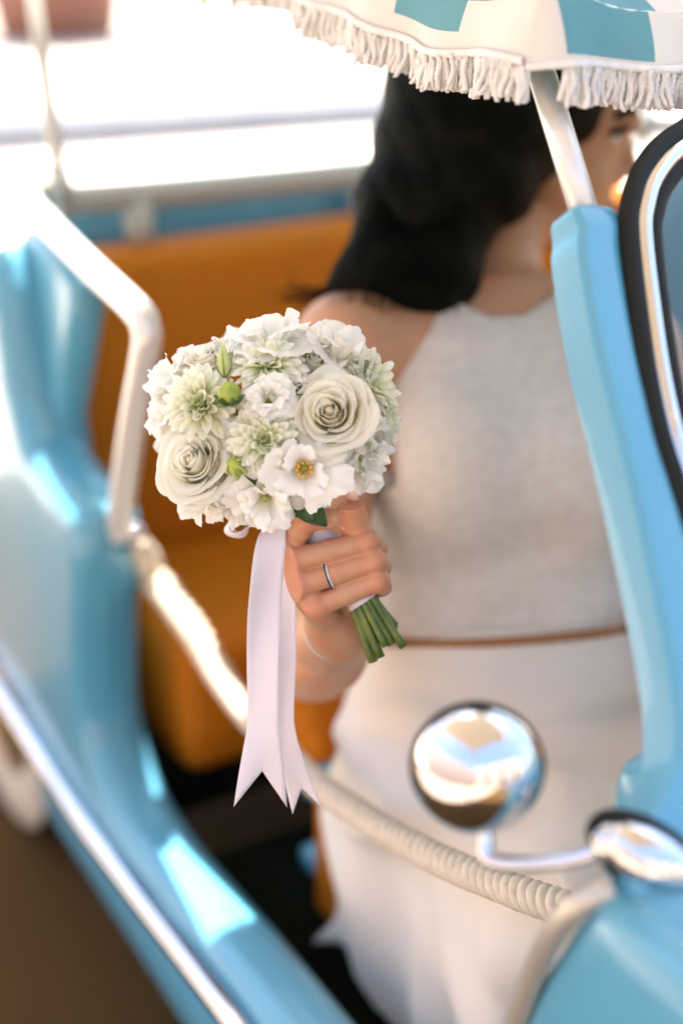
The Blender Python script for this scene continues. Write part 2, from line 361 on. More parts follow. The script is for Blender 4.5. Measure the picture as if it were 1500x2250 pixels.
o2 = bm_obj('side_panel', slab_bm(side, 2*YC-.588, 2*YC-.495, .034), 'paint', car)
# tuck-under below the door, the chrome strip and two pressed beads along the sill
mb = MB(); sec = [(.500, .300), (.4935, .285), (.4925, .245), (.4945, .21), (.502, .19), (.53, .178), (.60, .182)]
xs_ = [-1.75, -1.72, -1.0, -.36, -.20]
mb.add([(x, y, z) for x in xs_ for y, z in sec], [(i*7+j, i*7+j+1, i*7+j+8, i*7+j+7) for i in range(4) for j in range(6)]); mb.build('rocker', 'paint', car)
for yy_, zz_, a_, b_ in ((.4955, .357, -1.34, -1.02), (.548, .389, -1.22, -.86)):
    mb = MB(); mb.add(*tube([(a_, yy_, zz_), (a_+.03, yy_, zz_), (b_-.03, yy_, zz_), (b_, yy_, zz_)], [.0005, .0035, .0035, .0005], 8)); mb.build('sill_bead', 'paint', car)
mb = MB(); P = [(-2.4, .492, .34), (-1.85, .487, .332), (-1.6, .484, .326), (-1.35, .483, .341), (-1.15, .482, .360), (-1.0, .482, .368), (-.3, .484, .385), (-.06, .487, .39)]
mb.add(*tube(spline(P, 30), .0145, 12)); mb.build('chrome_strip', 'chrome', car)
# floor, rear deck, far interior, bulkhead, bonnet
bm_obj('floor', box_bm((-1.46, .585, .20), (-.5, 1.715, .262), .005), 'carpet', car)
bm_obj('rear_panel', box_bm((-1.995, .665, .30), (-1.962, 1.635, 1.052), .014), 'paint', car)
bm_obj('tail', box_bm((-2.60, .585, .30), (-1.99, 1.715, .80), .08, 5), 'paint', car)
bm_obj('bulkhead', box_bm((-.56, .59, .20), (-.50, 1.71, .90), .02), 'paint', car)
bm_obj('bonnet', box_bm((-.53, .52, .30), (.64, 1.78, .925), .12, 5), 'paint', car)
bm_obj('dashboard', box_bm((-.66, .60, .80), (-.53, 1.70, .915), .03), 'paint', car)
for y in (.78, 1.52):
    h = MB().add(*ball((.63, y, .66), (.05, .11, .11))).build('headlight', 'dark', car); MB().add(*tube([(.60, y, .66), (.645, y, .66)], [.118, .122], 24, False)).build('rim', 'chrome', h)
def wheel(x, y, s):
    mb = MB(); pr = [(.10, .03), (.17, .045), (.19, .062), (.235, .066), (.262, .05), (.268, 0), (.262, -.05), (.2, -.06)]
    def rev(pr, mb, n=40):
        v = []; f = []
        for k in range(n):
            a = 2*math.pi*k/n
            for r, h in pr: v.append((x+r*math.cos(a), y-s*h, .268+r*math.sin(a)))
        q = len(pr)
        for k in range(n):
            k2 = (k+1) % n
            for i in range(q-1): f.append((k*q+i, k*q+i+1, k2*q+i+1, k2*q+i))
        mb.add(v, f)
    rev(pr[3:], mb); t = mb.build('wheel', 'rubber', car)
    mb = MB(); rev([(.168, .056), (.19, .0655), (.215, .069), (.238, .0675), (.256, .060)], mb); mb.build('whitewall', 'cream', t)
    mb = MB(); rev([(.0, .075), (.05, .075), (.10, .062), (.12, .045), (.145, .045), (.168, .056)], mb); mb.build('hubcap', 'chrome', t)
for x in (-2.055, .20):
    wheel(x, .578, 1); wheel(x, 2*YC-.578, -1)
# chrome hand rail round the rear seat
rl = [(-1.93, .64, 1.098), (-1.88, .604, 1.108), (-1.80, .570, 1.106), (-1.70, .556, 1.100), (-1.54, .552, 1.080), (-1.40, .552, 1.062), (-1.374, .552, 1.048), (-1.378, .552, 1.02), (-1.436, .552, .905), (-1.495, .552, .775), (-1.505, .552, .75)]
mb = MB(); mb.add(*tube(spline(rl, 60), .0165, 14)); mb.build('side_rail', 'post', car)
mb = MB(); mb.add(*tube(spline([(p[0], 2*YC-p[1], p[2]) for p in rl], 60), .0165, 14)); mb.build('side_rail', 'post', car)
mb = MB(); mb.add(*tube(spline([(-1.88, .61, 1.10), (-1.915, .645, 1.080), (-1.92, .72, 1.070), (-1.92, YC, 1.064), (-1.92, 2*YC-.72, 1.070), (-1.915, 2*YC-.645, 1.080), (-1.88, 2*YC-.61, 1.10)], 50), .021, 14)); mb.build('rear_rail', 'grey_tube', car)
for y in (.77, YC, 2*YC-.77):
    mb = MB(); mb.add(*tube([(-1.92, y, .985), (-1.92, y, 1.066)], .022, 12)); mb.build('rail_post', 'grey_tube', car)
# canopy posts
for yy in (0, 1):
    fy = lambda y: 2*YC-y if yy else y
    mb = MB(); mb.add(*tube([(-1.86, fy(.640), 1.06), (-1.86, fy(.618), 1.40)], .0095, 12)); mb.build('rear_post', 'grey_tube', car)
    mb = MB(); mb.add(*tube([(-1.86, fy(.638), 1.085), (-1.86, fy(.636), 1.13)], .016, 12)); mb.build('post_clamp', 'grey_tube', car)
    a = U(1296, 510, d=1.085); b2 = U(1176, 120, d=1.135)
    mb = MB(); mb.add(*tube([(a[0], fy(a[1]), a[2]), (b2[0], fy(b2[1]), b2[2])], .0112, 16)); mb.build('front_post', 'post', car)
# windscreen pillar: lofted section with an outer facet and a front facet
WS = lambda y, z: np.array([-.59-.8*(z-.95), y, z])
Wn = nrm([1, 0, .8]); Ws = nrm([-.8, 0, 1])
def Wp(px, py, off=0.0):
    v = FWD + RGT*(px-750)/FPX + UPV*(1125-py)/FPX; x0 = np.array([-.59, 0, .95])
    return CAM + v*(off - np.dot(Wn, CAM-x0))/np.dot(Wn, v)
path_l = [(1213, 545), (1212, 600), (1245, 800), (1290, 980), (1330, 1150), (1370, 1340), (1400, 1500), (1412, 1600), (1405, 1690), (1372, 1770), (1342, 1840), (1325, 1920), (1330, 1990)]
width = [.034, .034, .036, .037, .039, .042, .048, .056, .070, .10, .13, .15, .16]
def pillar(mirror):
    rings = []
    for (px, py), wd in zip(path_l, width):
        q = Wp(px, py, -.016); e = np.array([0, 1.0, 0])
        ring = [q-Wn*.004+e*.003, q, q+Wn*.018+e*.002, q+Wn*.029+e*.005, q+Wn*.033+e*.011, q+Wn*.031+e*wd, q+Wn*.020+e*(wd+.026), q-Wn*.004+e*(wd+.026)]
        rings.append(ring)
    top = [np.mean(rings[0], 0)+(p-np.mean(rings[0], 0))*.82+Ws*.016 for p in rings[0]]; top2 = [np.mean(rings[0], 0)+(p-np.mean(rings[0], 0))*.5+Ws*.021 for p in rings[0]]
    rings = [top2, top]+rings; R2 = np.array(rings)
    n = len(path_l)*4; S = np.stack([spline(R2[:, k], n) for k in range(8)], 1)
    if mirror: S[:, :, 1] = 2*YC-S[:, :, 1]
    v = S.reshape(-1, 3); f = []
    for i in range(n-1):
        for k in range(8): f.append((i*8+k, i*8+(k+1) % 8, (i+1)*8+(k+1) % 8, (i+1)*8+k))
    f.append(tuple(range(8))); bm = bmesh.new(); bv = [bm.verts.new(p) for p in v]
    for q in f: bm.faces.new([bv[i] for i in q])
    bmesh.ops.bevel(bm, geom=[e for e in bm.edges if len(e.link_faces) == 2 and e.calc_face_angle(0) > .35], offset=.0025, segments=2, affect='EDGES', clamp_overlap=True)
    o = bm_obj('windscreen_pillar', bm, 'paint', car); o.data.set_sharp_from_angle(angle=R_(25))
pillar(False); pillar(True)
# windscreen: seal with chrome insert, and the pane
so_ = [(1500, 262), (1460, 287), (1420, 322), (1385, 375), (1368, 430), (1361, 480), (1366, 560), (1380, 680), (1400, 820), (1430, 960), (1470, 1080), (1530, 1240), (1600, 1400), (1690, 1560)]
L_ = [Wp(*p, .012) for p in so_]; lo_ = L_[-1]
z0_ = L_[0][2]; wz = lambda y, dz: WS(y, z0_+dz)+Wn*.012
half = [wz(YC, .026), wz(1.06, .0255), wz(.98, .024), wz(.92, .0205), wz(.87, .0145)] + L_ + [WS(lo_[1]+.06, lo_[2]-.055)+Wn*.012, WS(lo_[1]+.14, lo_[2]-.075)+Wn*.012, WS(YC-.12, lo_[2]-.08)+Wn*.012, WS(YC, lo_[2]-.08)+Wn*.012]
H_ = spline(half, 110); mir = H_[::-1].copy(); mir[:, 1] = 2*YC-mir[:, 1]; loop = np.vstack([H_, mir[1:-1]])
cen = loop.mean(0)
def inset(k):
    T = np.roll(loop, -1, 0)-np.roll(loop, 1, 0); T /= np.linalg.norm(T, axis=1)[:, None]+1e-9
    N = np.cross(T, Wn); s_ = np.sign((N*(cen-loop)).sum(1)); return loop+N*s_[:, None]*k
def ring_tube(P, r, flat=1.0, sides=10):
    n = len(P); v = []; f = []; T = np.roll(P, -1, 0)-np.roll(P, 1, 0); T /= np.linalg.norm(T, axis=1)[:, None]+1e-9
    for i in range(n):
        B = np.cross(T[i], Wn); 
        for k in range(sides):
            a = 2*math.pi*k/sides; v.append(P[i]+r*(B*math.cos(a)+Wn*math.sin(a)*flat))
    for i in range(n):
        j = (i+1) % n
        for k in range(sides): f.append((i*sides+k, i*sides+(k+1) % sides, j*sides+(k+1) % sides, j*sides+k))
    return v, f
mb = MB(); mb.add(*ring_tube(inset(.008), .0092, .8)); mb.add(*ring_tube(inset(.030), .0075, .8)); mb.add(*ring_tube(inset(.0195)-Wn*.006, .012, .5)); seal = mb.build('windscreen_seal', 'rubber', car)
mb = MB(); mb.add(*ring_tube(inset(.0195)+Wn*.003, .0072, .8)); mb.build('chrome_insert', 'chrome', seal)
gi = inset(.030)-Wn*.004; n_ = len(gi)
link('windscreen', mesh('windscreen', list(gi)+[cen-Wn*.016], [(i, (i+1) % n_, n_) for i in range(n_)], 'glass', False), car)
# cream edge of the front door jamb, hooks for the rope
jp = [U(1345, 1952, y=.52), U(1300, 1968, y=.508), U(1262, 1995, y=.50), U(1222, 2040, y=.496), U(1190, 2095, y=.496), U(1160, 2170, y=.497), U(1130, 2255, y=.498), (-.645, .50, .62), (-.70, .50, .46), (-.77, .50, .40)]
mb = MB(); mb.add(*tube(spline(jp, 50), .0092, 12)); mb.build('jamb_trim', 'trim', car)
hk1 = U(297, 1168, d=1.745); hk2 = U(1250, 1998, d=1.13)
for hk, r in ((hk1, .013), (hk2, .007)):
    mb = MB(); mb.add(*ball(hk, r)); mb.add(*tube([hk, hk+np.array([-.02 if r > .01 else .03, 0, .0])], r*.55, 10)); mb.build('rope_hook', 'chrome', car)
# mirror on the pillar base: domed back, rim, stalk, arm, oval foot
mc = U(1048, 1692, d=.94); mn = nrm(-FWD*.86+RGT*-.14+UPV*-.05+np.array([.25, -.1, 0])); mu = nrm(UPV-mn*np.dot(UPV, mn)); mr = np.cross(mu, mn)
def dome(c, n_, u, r, rad, depth, rings=14, seg=40):
    v = []; f = []
    pts = [(rad*math.sin(t), depth*math.cos(t)) for t in np.linspace(0, math.pi/2, rings)] + [(rad*1.0, -.006), (rad*.96, -.010), (0.001, -.010)]
    for k in range(seg):
        a = 2*math.pi*k/seg
        for q, h in pts: v.append(c+(u*math.sin(a)+r*math.cos(a))*q+n_*h)
    m_ = len(pts)
    for k in range(seg):
        k2 = (k+1) % seg
        for i in range(m_-1): f.append((k*m_+i, k*m_+i+1, k2*m_+i+1, k2*m_+i))
    return v, f
mb = MB(); mb.add(*dome(mc, mn, mu, mr, .0430, .032)); mir_ = mb.build('wing_mirror', 'chrome', car)
mb = MB(); cc = [mc+(mu*math.sin(a)+mr*math.cos(a))*.0436-mn*.006 for a in np.linspace(0, 2*math.pi, 41)]
mb.add(*tube(cc, .0018, 8, False)); mb.build('mirror_rim', 'rubber', mir_)
st = [U(1066, 1800, d=.958), U(1066, 1860, d=.955), U(1072, 1886, d=.952), U(1110, 1897, d=.948), U(1180, 1897, d=.942), U(1260, 1888, d=.934), U(1330, 1866, d=.926)]
mb = MB(); mb.add(*tube(spline(st, 30), np.linspace(.0066, .0056, 30), 12)); mb.build('mirror_arm', 'chrome', mir_)
fa = nrm(RGT*.82-UPV*.5-FWD*.1); fb = nrm(-FWD-fa*np.dot(-FWD, fa)); fc = np.cross(fa, fb)
mb = MB(); mb.add(*ball(U(1428, 1888, d=.918), (.034, .016, .019), (fa, fb, fc), 24, 16)); mb.add(*ball(U(1338, 1850, d=.925), (.012, .011, .014), (fa, fb, fc))); mb.add(*tube([U(1318, 1850, d=.925), U(1360, 1840, d=.925)], .009, 14)); mb.build('mirror_foot', 'chrome', mir_)
mb = MB(); mb.add(*ball(U(1418, 1880, d=.926), (.043, .010, .024), (fa, fb, fc), 24, 16)); mb.build('mirror_gasket', 'rubber', mir_)
# seats
def pad(name, lo, hi, bev, m, parent=car, rot=None):
    return bm_obj(name, box_bm(lo, hi, bev, 5), m, parent)
bk = link('rear_bench', None, car)
pad('backrest', (-1.955, .628, .50), (-1.85, 1.672, .998), .03, 'orange', bk)
pad('cushion', (-1.86, .634, .345), (-1.52, 1.668, .545), .03, 'orange', bk)
bm_obj('bench_box', box_bm((-1.85, .60, .262), (-1.56, 1.70, .36), .01), 'carpet', bk)
fs = link('front_seat', None, car)
pad('cushion', (-1.30, .735, .45), (-.80, 1.62, .565), .04, 'orange', fs)
o = pad('backrest', (-.04, .70, 0), (.035, 1.62, .26), .03, 'orange', fs); o.location = (-1.305, 0, .47); o.rotation_euler = (0, R_(-26), 0)
mb = MB()
for y in (.735, 1.62):
    mb.add(*tube(spline([(-1.30, y, .262), (-1.29, y, .34), (-1.295, y, .44), (-1.27, y, .475), (-.9, y, .475), (-.80, y, .44), (-.78, y, .262)], 40), .016, 12))
mb.add(*tube([(-1.298, .70, .45), (-1.298, 1.62, .45)], .016, 10)); mb.add(*tube([(-1.30, .70, .335), (-1.30, 1.62, .335)], .02, 10)); mb.build('seat_frame', 'paint', fs)
bm_obj('seat_side', box_bm((-1.225, .712, .50), (-1.10, .736, .665), .01), 'paint', fs)
bm_obj('seat_skirt', box_bm((-1.285, .70, .27), (-.84, 1.6, .46), .012), 'orange', fs)

# canopy: roof cloth, striped valance, twisted tassels
cn = link('canopy', None, car)
x0, x1, y0, y1 = -2.06, -.905, .70, 2*YC-.70
def edge_drop(x, y):               # the valance's lower edge dips at the front corner posts
    return np.interp(x1-x, [0, .12, .22, .4, .96], [0, .006, .012, .044, .05])
def edge_top(x, y): return 1.396+edge_drop(x, y)+.016*math.exp(-(min(math.hypot(x-x1, y-y0), math.hypot(x-x1, y-y1))/.05)**2)+.003*math.sin(23*(x+y))
per = []                           # perimeter, anticlockwise from the front near corner along the near side to the rear
step = .0085
for x in np.arange(x1, x0, -step): per.append((x, y0, 'S'))
for y in np.arange(y0, y1, step): per.append((x0, y, 'R'))
for x in np.arange(x0, x1, step): per.append((x, y1, 'S'))
for y in np.arange(y1, y0, -step): per.append((x1, y, 'F'))
n_ = len(per); rows = 8; VH = .050; v = []; f = []; fm = []
def outward(i):
    x, y, k = per[i]; 
    o = np.array([0, -1.0, 0]) if (k == 'S' and y < YC) else np.array([0, 1.0, 0]) if k == 'S' else np.array([1.0, 0, 0]) if k == 'F' else np.array([-1.0, 0, 0])
    cx = nrm([x-YC*0-(x0+x1)/2, y-YC, 0]); return o
low = []
for i in range(n_):
    x, y, k = per[i]; o = outward(i); zt = edge_top(x, y); zb = 1.351+edge_drop(x, y)+.010*math.exp(-(min(math.hypot(x-x1, y-y0), math.hypot(x-x1, y-y1))/.09)**2)+.003*math.sin(31*x+17*y)
    s_ = i*step; fold = .006*math.sin(s_*60)+.004*math.sin(s_*23+1); low.append((np.array([x, y, zb])+o*(.012+fold), o))
    for r in range(rows):
        t = r/(rows-1); v.append(np.array([x, y, zt+(zb-zt)*t])+o*(.012*math.sin(t*1.6)+fold*t))
for i in range(n_):
    j = (i+1) % n_
    x, y, k = per[i]
    if k == 'S': blue = ((x1-x-.10) % .2) < .099
    else: blue = ((y-y0-.010) % .19) < .098
    for r in range(rows-1):
        f.append((i*rows+r, i*rows+r+1, j*rows+r+1, j*rows+r))
        lim = 6 if k != 'S' else 5
        fm.append(1 if (blue and r < lim-(1 if k == 'S' else 0)) else 0)
link('valance', mesh('valance', v, f, mats=('white_fab', 'blue_fab'), fmat=fm), cn)
# roof sheet, sagging a little between the bows, striped front to back
nx, ny = 40, 49; v = []; f = []; fm = []
for i in range(nx+1):
    for j in range(ny+1):
        a, c = i/nx, j/ny; x = x1+(x0-x1)*a; y = y0+(y1-y0)*c; m_ = math.sin(math.pi*a)**.5*math.sin(math.pi*c)**.5
        v.append((x, y, edge_top(x, y)*(1-m_)+1.42*m_+.05*m_+.006*math.sin(a*9)*m_))
for i in range(nx):
    for j in range(ny):
        q = i*(ny+1)+j; f.append((q, q+1, q+ny+2, q+ny+1)); yy = y0+(y1-y0)*(j+.5)/ny; fm.append(1 if ((yy-y0-.004) % .19) < .098 else 0)
link('roof_cloth', mesh('roof_cloth', v, f, mats=('white_fab', 'blue_fab'), fmat=fm), cn)
mb = MB()
braid = np.array([p+o*.003+np.array([0, 0, .004]) for p, o in low]+[low[0][0]]); mb.add(*tube(braid+np.array([0, 0, -.003]), .0034, 6, False)); mb.build('braid', 'cord', cn)
def tassel(L, k):
    r = np.random.default_rng(k); P = []; n = 14; bx, by = r.normal(0, .003, 2)
    for i in range(n):
        t = i/(n-1); P.append((bx*t*t+.0012*math.sin(t*7+k), by*t*t+.0012*math.cos(t*6+k), -L*t))
    v1, f1 = tube(P, 1, 6); v = []; P = np.array(P)
    for i in range(n):
        t = i/(n-1); rr = .0026*(1-.12*t) if i < n-1 else .0018
        for s_ in range(6):
            a = 2*math.pi*s_/6+t*9; q = rr*(1+.28*math.cos(2*(a-t*22))); v.append(P[i]+np.array([math.cos(a)*q, math.sin(a)*q, 0]))
    return mesh('tassel', v, f1, 'cord')
TM = [tassel(.0275+.0012*(k % 5), k) for k in range(9)]
stuff = MB()
cum = 0
for i in range(n_):
    p, o = low[i]; p2, _ = low[(i+1) % n_]; x, y, k = per[i]
    seen = (k == 'S' and y < YC and x > -1.42) or (k == 'F' and y < 1.02)
    for h in ((0, .34, .67) if seen else (0,)):
        q = p+(p2-p)*h+o*rng.normal(.001, .0028)+np.array([0, 0, rng.normal(0, .0014)])
        if np.linalg.norm(p2-p) > .03: continue
        if seen:
            t = link('tassel', TM[rng.integers(9)], cn, q, None); t.rotation_euler = (rng.normal(0, .05)+.10*math.sin(i*.35), rng.normal(0, .05)+.10*math.sin(i*.21), rng.uniform(0, 6))
        else: stuff.add(*tube([q, q-np.array([0, 0, .034])], .0032, 5))
        if seen:
            for b_ in range(2):
                e_ = q-o*.004+(p2-p)*rng.uniform(-.3, .3); L = rng.uniform(.024, .032); sw = np.append(rng.normal(0, .0025, 2), 0)
                stuff.add(*tube([e_, e_+sw*.4-np.array([0, 0, L*.55]), e_+sw-np.array([0, 0, L])], [.0026, .0027, .0018], 5))
stuff.build('fringe', 'cord', cn)['kind'] = 'stuff'

# ------------------------------------------------------------------ rope across the door opening
rp = [hk1+np.array([.012, 0, -.006])] + [U(px, py, y=.602) for px, py in ((330, 1262), (365, 1300), (430, 1392), (480, 1480), (540, 1565), (620, 1650), (700, 1725), (800, 1795), (900, 1855), (1000, 1905), (1100, 1945), (1170, 1972))] + [hk2]
rpt = spline(rp, 420); rope = thing('rope', 'thick cream twisted rope hooked across the open door of the blue car', 'rope', rpt[0])
T, N, B = frames(rpt); seglen = np.linalg.norm(np.diff(rpt, axis=0), axis=1); s_ = np.concatenate([[0], np.cumsum(seglen)])
thick = np.interp(s_, [0, .05, .12, s_[-1]], [.8, 1.18, 1.15, 1.08])
wide = np.interp(s_, [0, .03, .07, .22, .38], [.9, 1.1, 1.35, 1.3, 1.0])
for k in range(3):
    a = np.concatenate([[0], np.cumsum(seglen*2*math.pi/np.interp(s_[1:], [0, .15, .42, .6], [.062, .058, .040, .036]))]) + k*2*math.pi/3
    P = rpt + (N*np.cos(a)[:, None]+B*np.sin(a)[:, None])*(thick*.0088*wide)[:, None]
    MB().add(*tube(P, thick*.0053*wide*np.where(wide > 1.15, .88, 1), 8)).build('strand', 'rope', rope, origin=rpt[0])
MB().add(*tube(rpt, thick*.0062*wide, 8)).build('core', 'rope', rope, origin=rpt[0])

# ------------------------------------------------------------------ the person
def hp(px, py, dz): return U(px, py, d=1.2+dz/1000)
W0 = U(1115, 1380, d=1.60); N0 = U(1085, 690, d=1.575)
Tt = nrm(N0-W0); Fc = np.array([.93, -.37, 0]); Fc = nrm(Fc-Tt*np.dot(Fc, Tt)); Rr = np.cross(Fc, Tt); TL = np.linalg.norm(N0-W0)
AX = (Rr, Fc, Tt)
loc = lambda r, f, t: W0+Rr*r+Fc*f+Tt*t
tsec = (np.array([-.20, -.12, 0, .10, .20, .27, .32, TL, TL+.03]), np.array([.165, .165, .138, .142, .148, .147, .144, .132, .095]), np.array([.125, .122, .10, .104, .112, .102, .085, .066, .05]))
def torso_d(X, Y, Z, grow):
    x = X-W0[0]; y = Y-W0[1]; z = Z-W0[2]
    r = x*Rr[0]+y*Rr[1]+z*Rr[2]; f_ = x*Fc[0]+y*Fc[1]+z*Fc[2]+.02; t = x*Tt[0]+y*Tt[1]+z*Tt[2]
    a = np.interp(t, *tsec[:2])+grow; b_ = np.interp(t, tsec[0], tsec[2])+grow
    q = (np.abs(r/a)**2.5+np.abs(f_/b_)**2.5)**.4
    d = (q-1)*np.minimum(a, b_)*.9
    return np.maximum(d, np.maximum(t-(tsec[0][-1]), -.21-t)), r, f_, t
SH = U(760, 775, d=1.52); EL = U(690, 1445, d=1.475); WR = hp(738, 1385, 74)
Hc = U(1196, 276, d=1.64); Hf = nrm(RGT*.99+np.array([FWD[0], FWD[1], 0])*.04+np.array([0, 0, -.10])); Hu = nrm(np.array([0, 0, 1.0])-Hf*Hf[2]+RGT*.0); Hs = np.cross(Hu, Hf)
HAX = (Hf, Hs, Hu)                  # forward, her left, up
hd = lambda f_, s, u: Hc+Hf*f_+Hs*s+Hu*u
lo = np.array([-1.62, .55, .26]); hi = np.array([-.55, 1.40, 1.42])
B_ = Field(lo, hi, .0055)
sl, g3 = B_.sub(*[W0-.36, W0+.45]); d, *_x = torso_d(*g3, -.012); B_.put(sl, d.astype(np.float32), 0)
# neck, shoulders, chest
nb = loc(0, -.035, TL+.01); B_.cap(nb, hd(-.03, 0, -.08), .052, .05, k=.035); B_.cap(loc(.02, -.02, TL-.02), SH+np.array([0, 0, .012]), .045, .05, k=.05)
SL = loc(-.165, -.03, TL-.045); B_.cap(loc(-.02, -.02, TL-.02), SL, .045, .05, k=.05)
B_.ell(loc(.065, .085, .19), (.062, .055, .065), AX, .05); B_.ell(loc(-.065, .085, .19), (.062, .055, .065), AX, .05)
# head with a face
B_.ell(hd(-.012, 0, .03), (.098, .078, .098), HAX, .02); B_.ell(hd(.030, 0, -.045), (.062, .060, .092), HAX, .03)
B_.ell(hd(.052, 0, -.116), (.026, .026, .021), HAX, .02); B_.cap(hd(.045, -.045, -.045), hd(.01, -.06, -.05), .02, .02, k=.02)
B_.cap(hd(.086, 0, .006), hd(.110, 0, -.040), .008, .012, k=.012); B_.cap(hd(.093, -.014, -.047), hd(.093, .014, -.047), .009, k=.008)
B_.cap(hd(.088, -.03, .022), hd(.088, .03, .022), .014, k=.02); B_.ell(hd(.078, 0, -.084), (.016, .024, .012), HAX, .012)
for s in (-1, 1): B_.ell(hd(-.01, s*.078, -.01), (.018, .008, .03), HAX, .006)
# arms
B_.cap(SH, EL, .050, .040, k=.03); mid = EL+(WR-EL)*.35; B_.cap(EL, mid, .043, .043, k=.02); B_.cap(mid, EL+(WR-EL)*.72, .043, .033, k=.02)
EL2 = loc(-.24, .06, .03); WR2 = loc(-.14, .28, -.06); B_.cap(SL, EL2, .048, .038, k=.03); B_.cap(EL2, WR2, .037, .026, k=.02)
hp2 = WR2+Fc*.07-Rr*-.02; B_.cap(WR2, hp2, .028, .032, k=.02)
for j in range(4): q = hp2+Rr*(.03-.02*j)*1.0+Fc*.01; B_.cap(q, q+Fc*(.06-.006*abs(j-1))-Tt*.03, .0095, .008, k=.004)
B_.cap(WR2+Rr*.02, WR2+Rr*.055+Fc*.05, .012, .009, k=.006)
# thighs and shins, under the skirt
for s in (1, -1):
    hpj = loc(s*.085, 0, -.14); kn = hpj+np.array([.44, -.02*s, -.02]); an = kn+np.array([.02, 0, -.22])
    B_.cap(hpj, kn, .075, .055, k=.03); B_.cap(kn, an, .05, .04, k=.02); B_.cap(an, an+np.array([.12, 0, -.01]), .03, .022, k=.02)
bodyV = B_.nets()
# right hand, finer: palm, four fingers closed round the handle, thumb along it
allp = [hp(600, 1060, 60), hp(880, 1480, -60), hp(600, 1480, 110), hp(880, 1060, 110), EL+(WR-EL)*.6]
Hn = Field(np.min(allp, 0)-.012, np.max(allp, 0)+.012, .0009)
KI, KM, KR, KP = hp(646, 1182, 6), hp(638, 1232, 0), hp(657, 1284, 2), hp(697, 1330, 8)
wi, wm, wr, wp = hp(712, 1345, 64), hp(722, 1368, 64), hp(735, 1388, 63), hp(752, 1400, 62)
for a, b2, ra, rb in ((wi, KI, .0115, .0098), (wm, KM, .0115, .0102), (wr, KR, .0115, .0098), (wp, KP, .0115, .0092)): Hn.cap(a, b2, ra, rb, k=.010)
Hn.cap(wi, KM, .010, .0095, k=.010); Hn.cap(wm, KR, .010, .0095, k=.010); Hn.cap(wr, KP, .010, .009, k=.010)
Hn.cap(WR+(EL-WR)*-.08, EL+(WR-EL)*.60, .0235, .0335, k=.012); Hn.cap(hp(725, 1365, 70), hp(755, 1400, 70), .0205, k=.014)
Hn.cap(hp(770, 1385, 60), hp(785, 1330, 48), .015, .013, k=.012)          # heel of the hand
fingers = [   # knuckle, joints, tip, radii
    (KI, [hp(676, 1143, -12), hp(730, 1139, -10), hp(758, 1157, 0)], [.0098, .0094, .0084, .0070]),
    (KM, [hp(806, 1190, -6), hp(829, 1204, 20), hp(775, 1228, 36)], [.0103, .0096, .0085, .0072]),
    (KR, [hp(821, 1233, -5), hp(838, 1246, 19), hp(785, 1264, 35)], [.0103, .0099, .0083, .0070]),
    (KP, [hp(829, 1276, -2), hp(840, 1290, 18), hp(795, 1310, 32)], [.0097, .0094, .0076, .0064])]
for K, js, rr in fingers:
    P = [K]+js
    for i in range(3):
        m_ = (P[i]+P[i+1])/2; rm = (rr[i]+rr[i+1])/2*(1.0 if i == 0 else .95)
        Hn.cap(P[i], m_, rr[i], rm, k=.0022 if i == 0 else .003); Hn.cap(m_, P[i+1], rm, rr[i+1], k=.003)
        if i == 0: Hn.ell(P[1]+(P[1]-P[0])*.01, rr[1]*1.07, None, .003)
    Hn.ell(K+nrm(K-hp(735, 1240, 40))*.0012, rr[0]*1.05, None, .004)
th = [hp(757, 1345, 56), hp(800, 1245, 30), hp(791, 1172, 2), hp(770, 1110, -14)]; tr_ = [.0155, .0120, .0110, .0108]
for i in range(3): Hn.cap(th[i], th[i+1], tr_[i], tr_[i+1], k=.007 if i == 0 else .003)
Hn.ell(th[2], .0116, None, .003); Hn.cap(th[1], hp(770, 1290, 50), .012, .013, k=.01)
# creases over the joints and between the pads
sl, (X, Y, Z) = Hn.sub(Hn.lo, Hn.lo+Hn.h*Hn.n)
for c, a_, offs, amp in [(js[0], js[0]-K, (-.0065, -.0035, -.0005), .0008) for K, js, rr in fingers]+[(js[1], js[1]-js[0], (-.002, .001), .0007) for K, js, rr in fingers[:1]]+[(th[2], th[3]-th[2], (-.003, .0, .003), .0007)]:
    a_ = nrm(a_); dx, dy, dz = X-c[0], Y-c[1], Z-c[2]; ax_c = dx*a_[0]+dy*a_[1]+dz*a_[2]; r2 = dx*dx+dy*dy+dz*dz
    wgt = np.exp(-r2/(2*.0085**2))
    for of in offs: Hn.D[sl] += (amp*np.exp(-((ax_c-of)/.0007)**2)*wgt).astype(np.float32)
handV = Hn.nets()
_joint = [KI, KM, KR, KP]+[f_[1][0] for f_ in fingers]+[th[2], th[3], fingers[0][1][2]]
person = thing('person', 'woman in sleeveless ivory knit top and skirt holding the white bouquet', 'person', (W0[0], W0[1], .262))
PO = np.array([W0[0], W0[1], .262])
def sub_(V): return (V[0]-PO, V[1])
body = link('body', np_mesh('body', [sub_(bodyV), sub_(handV)], 'skin'), person)
co = np.vstack([bodyV[0], handV[0]]); fl = np.zeros(len(co))
for c, r_s in zip(_joint, [.011]*4+[.009]*4+[.009, .011, .009]): fl = np.maximum(fl, np.exp(-(((co-c)**2).sum(1))/(2*r_s**2)))
fl = np.maximum(fl, .7*np.exp(-(((co-EL)**2).sum(1))/(2*.035**2)))
at = body.data.attributes.new('flush', 'FLOAT', 'POINT'); at.data.foreach_set('value', fl.astype(np.float32))
sm = body.modifiers.new('smooth', 'SMOOTH'); sm.factor = .5; sm.iterations = 2
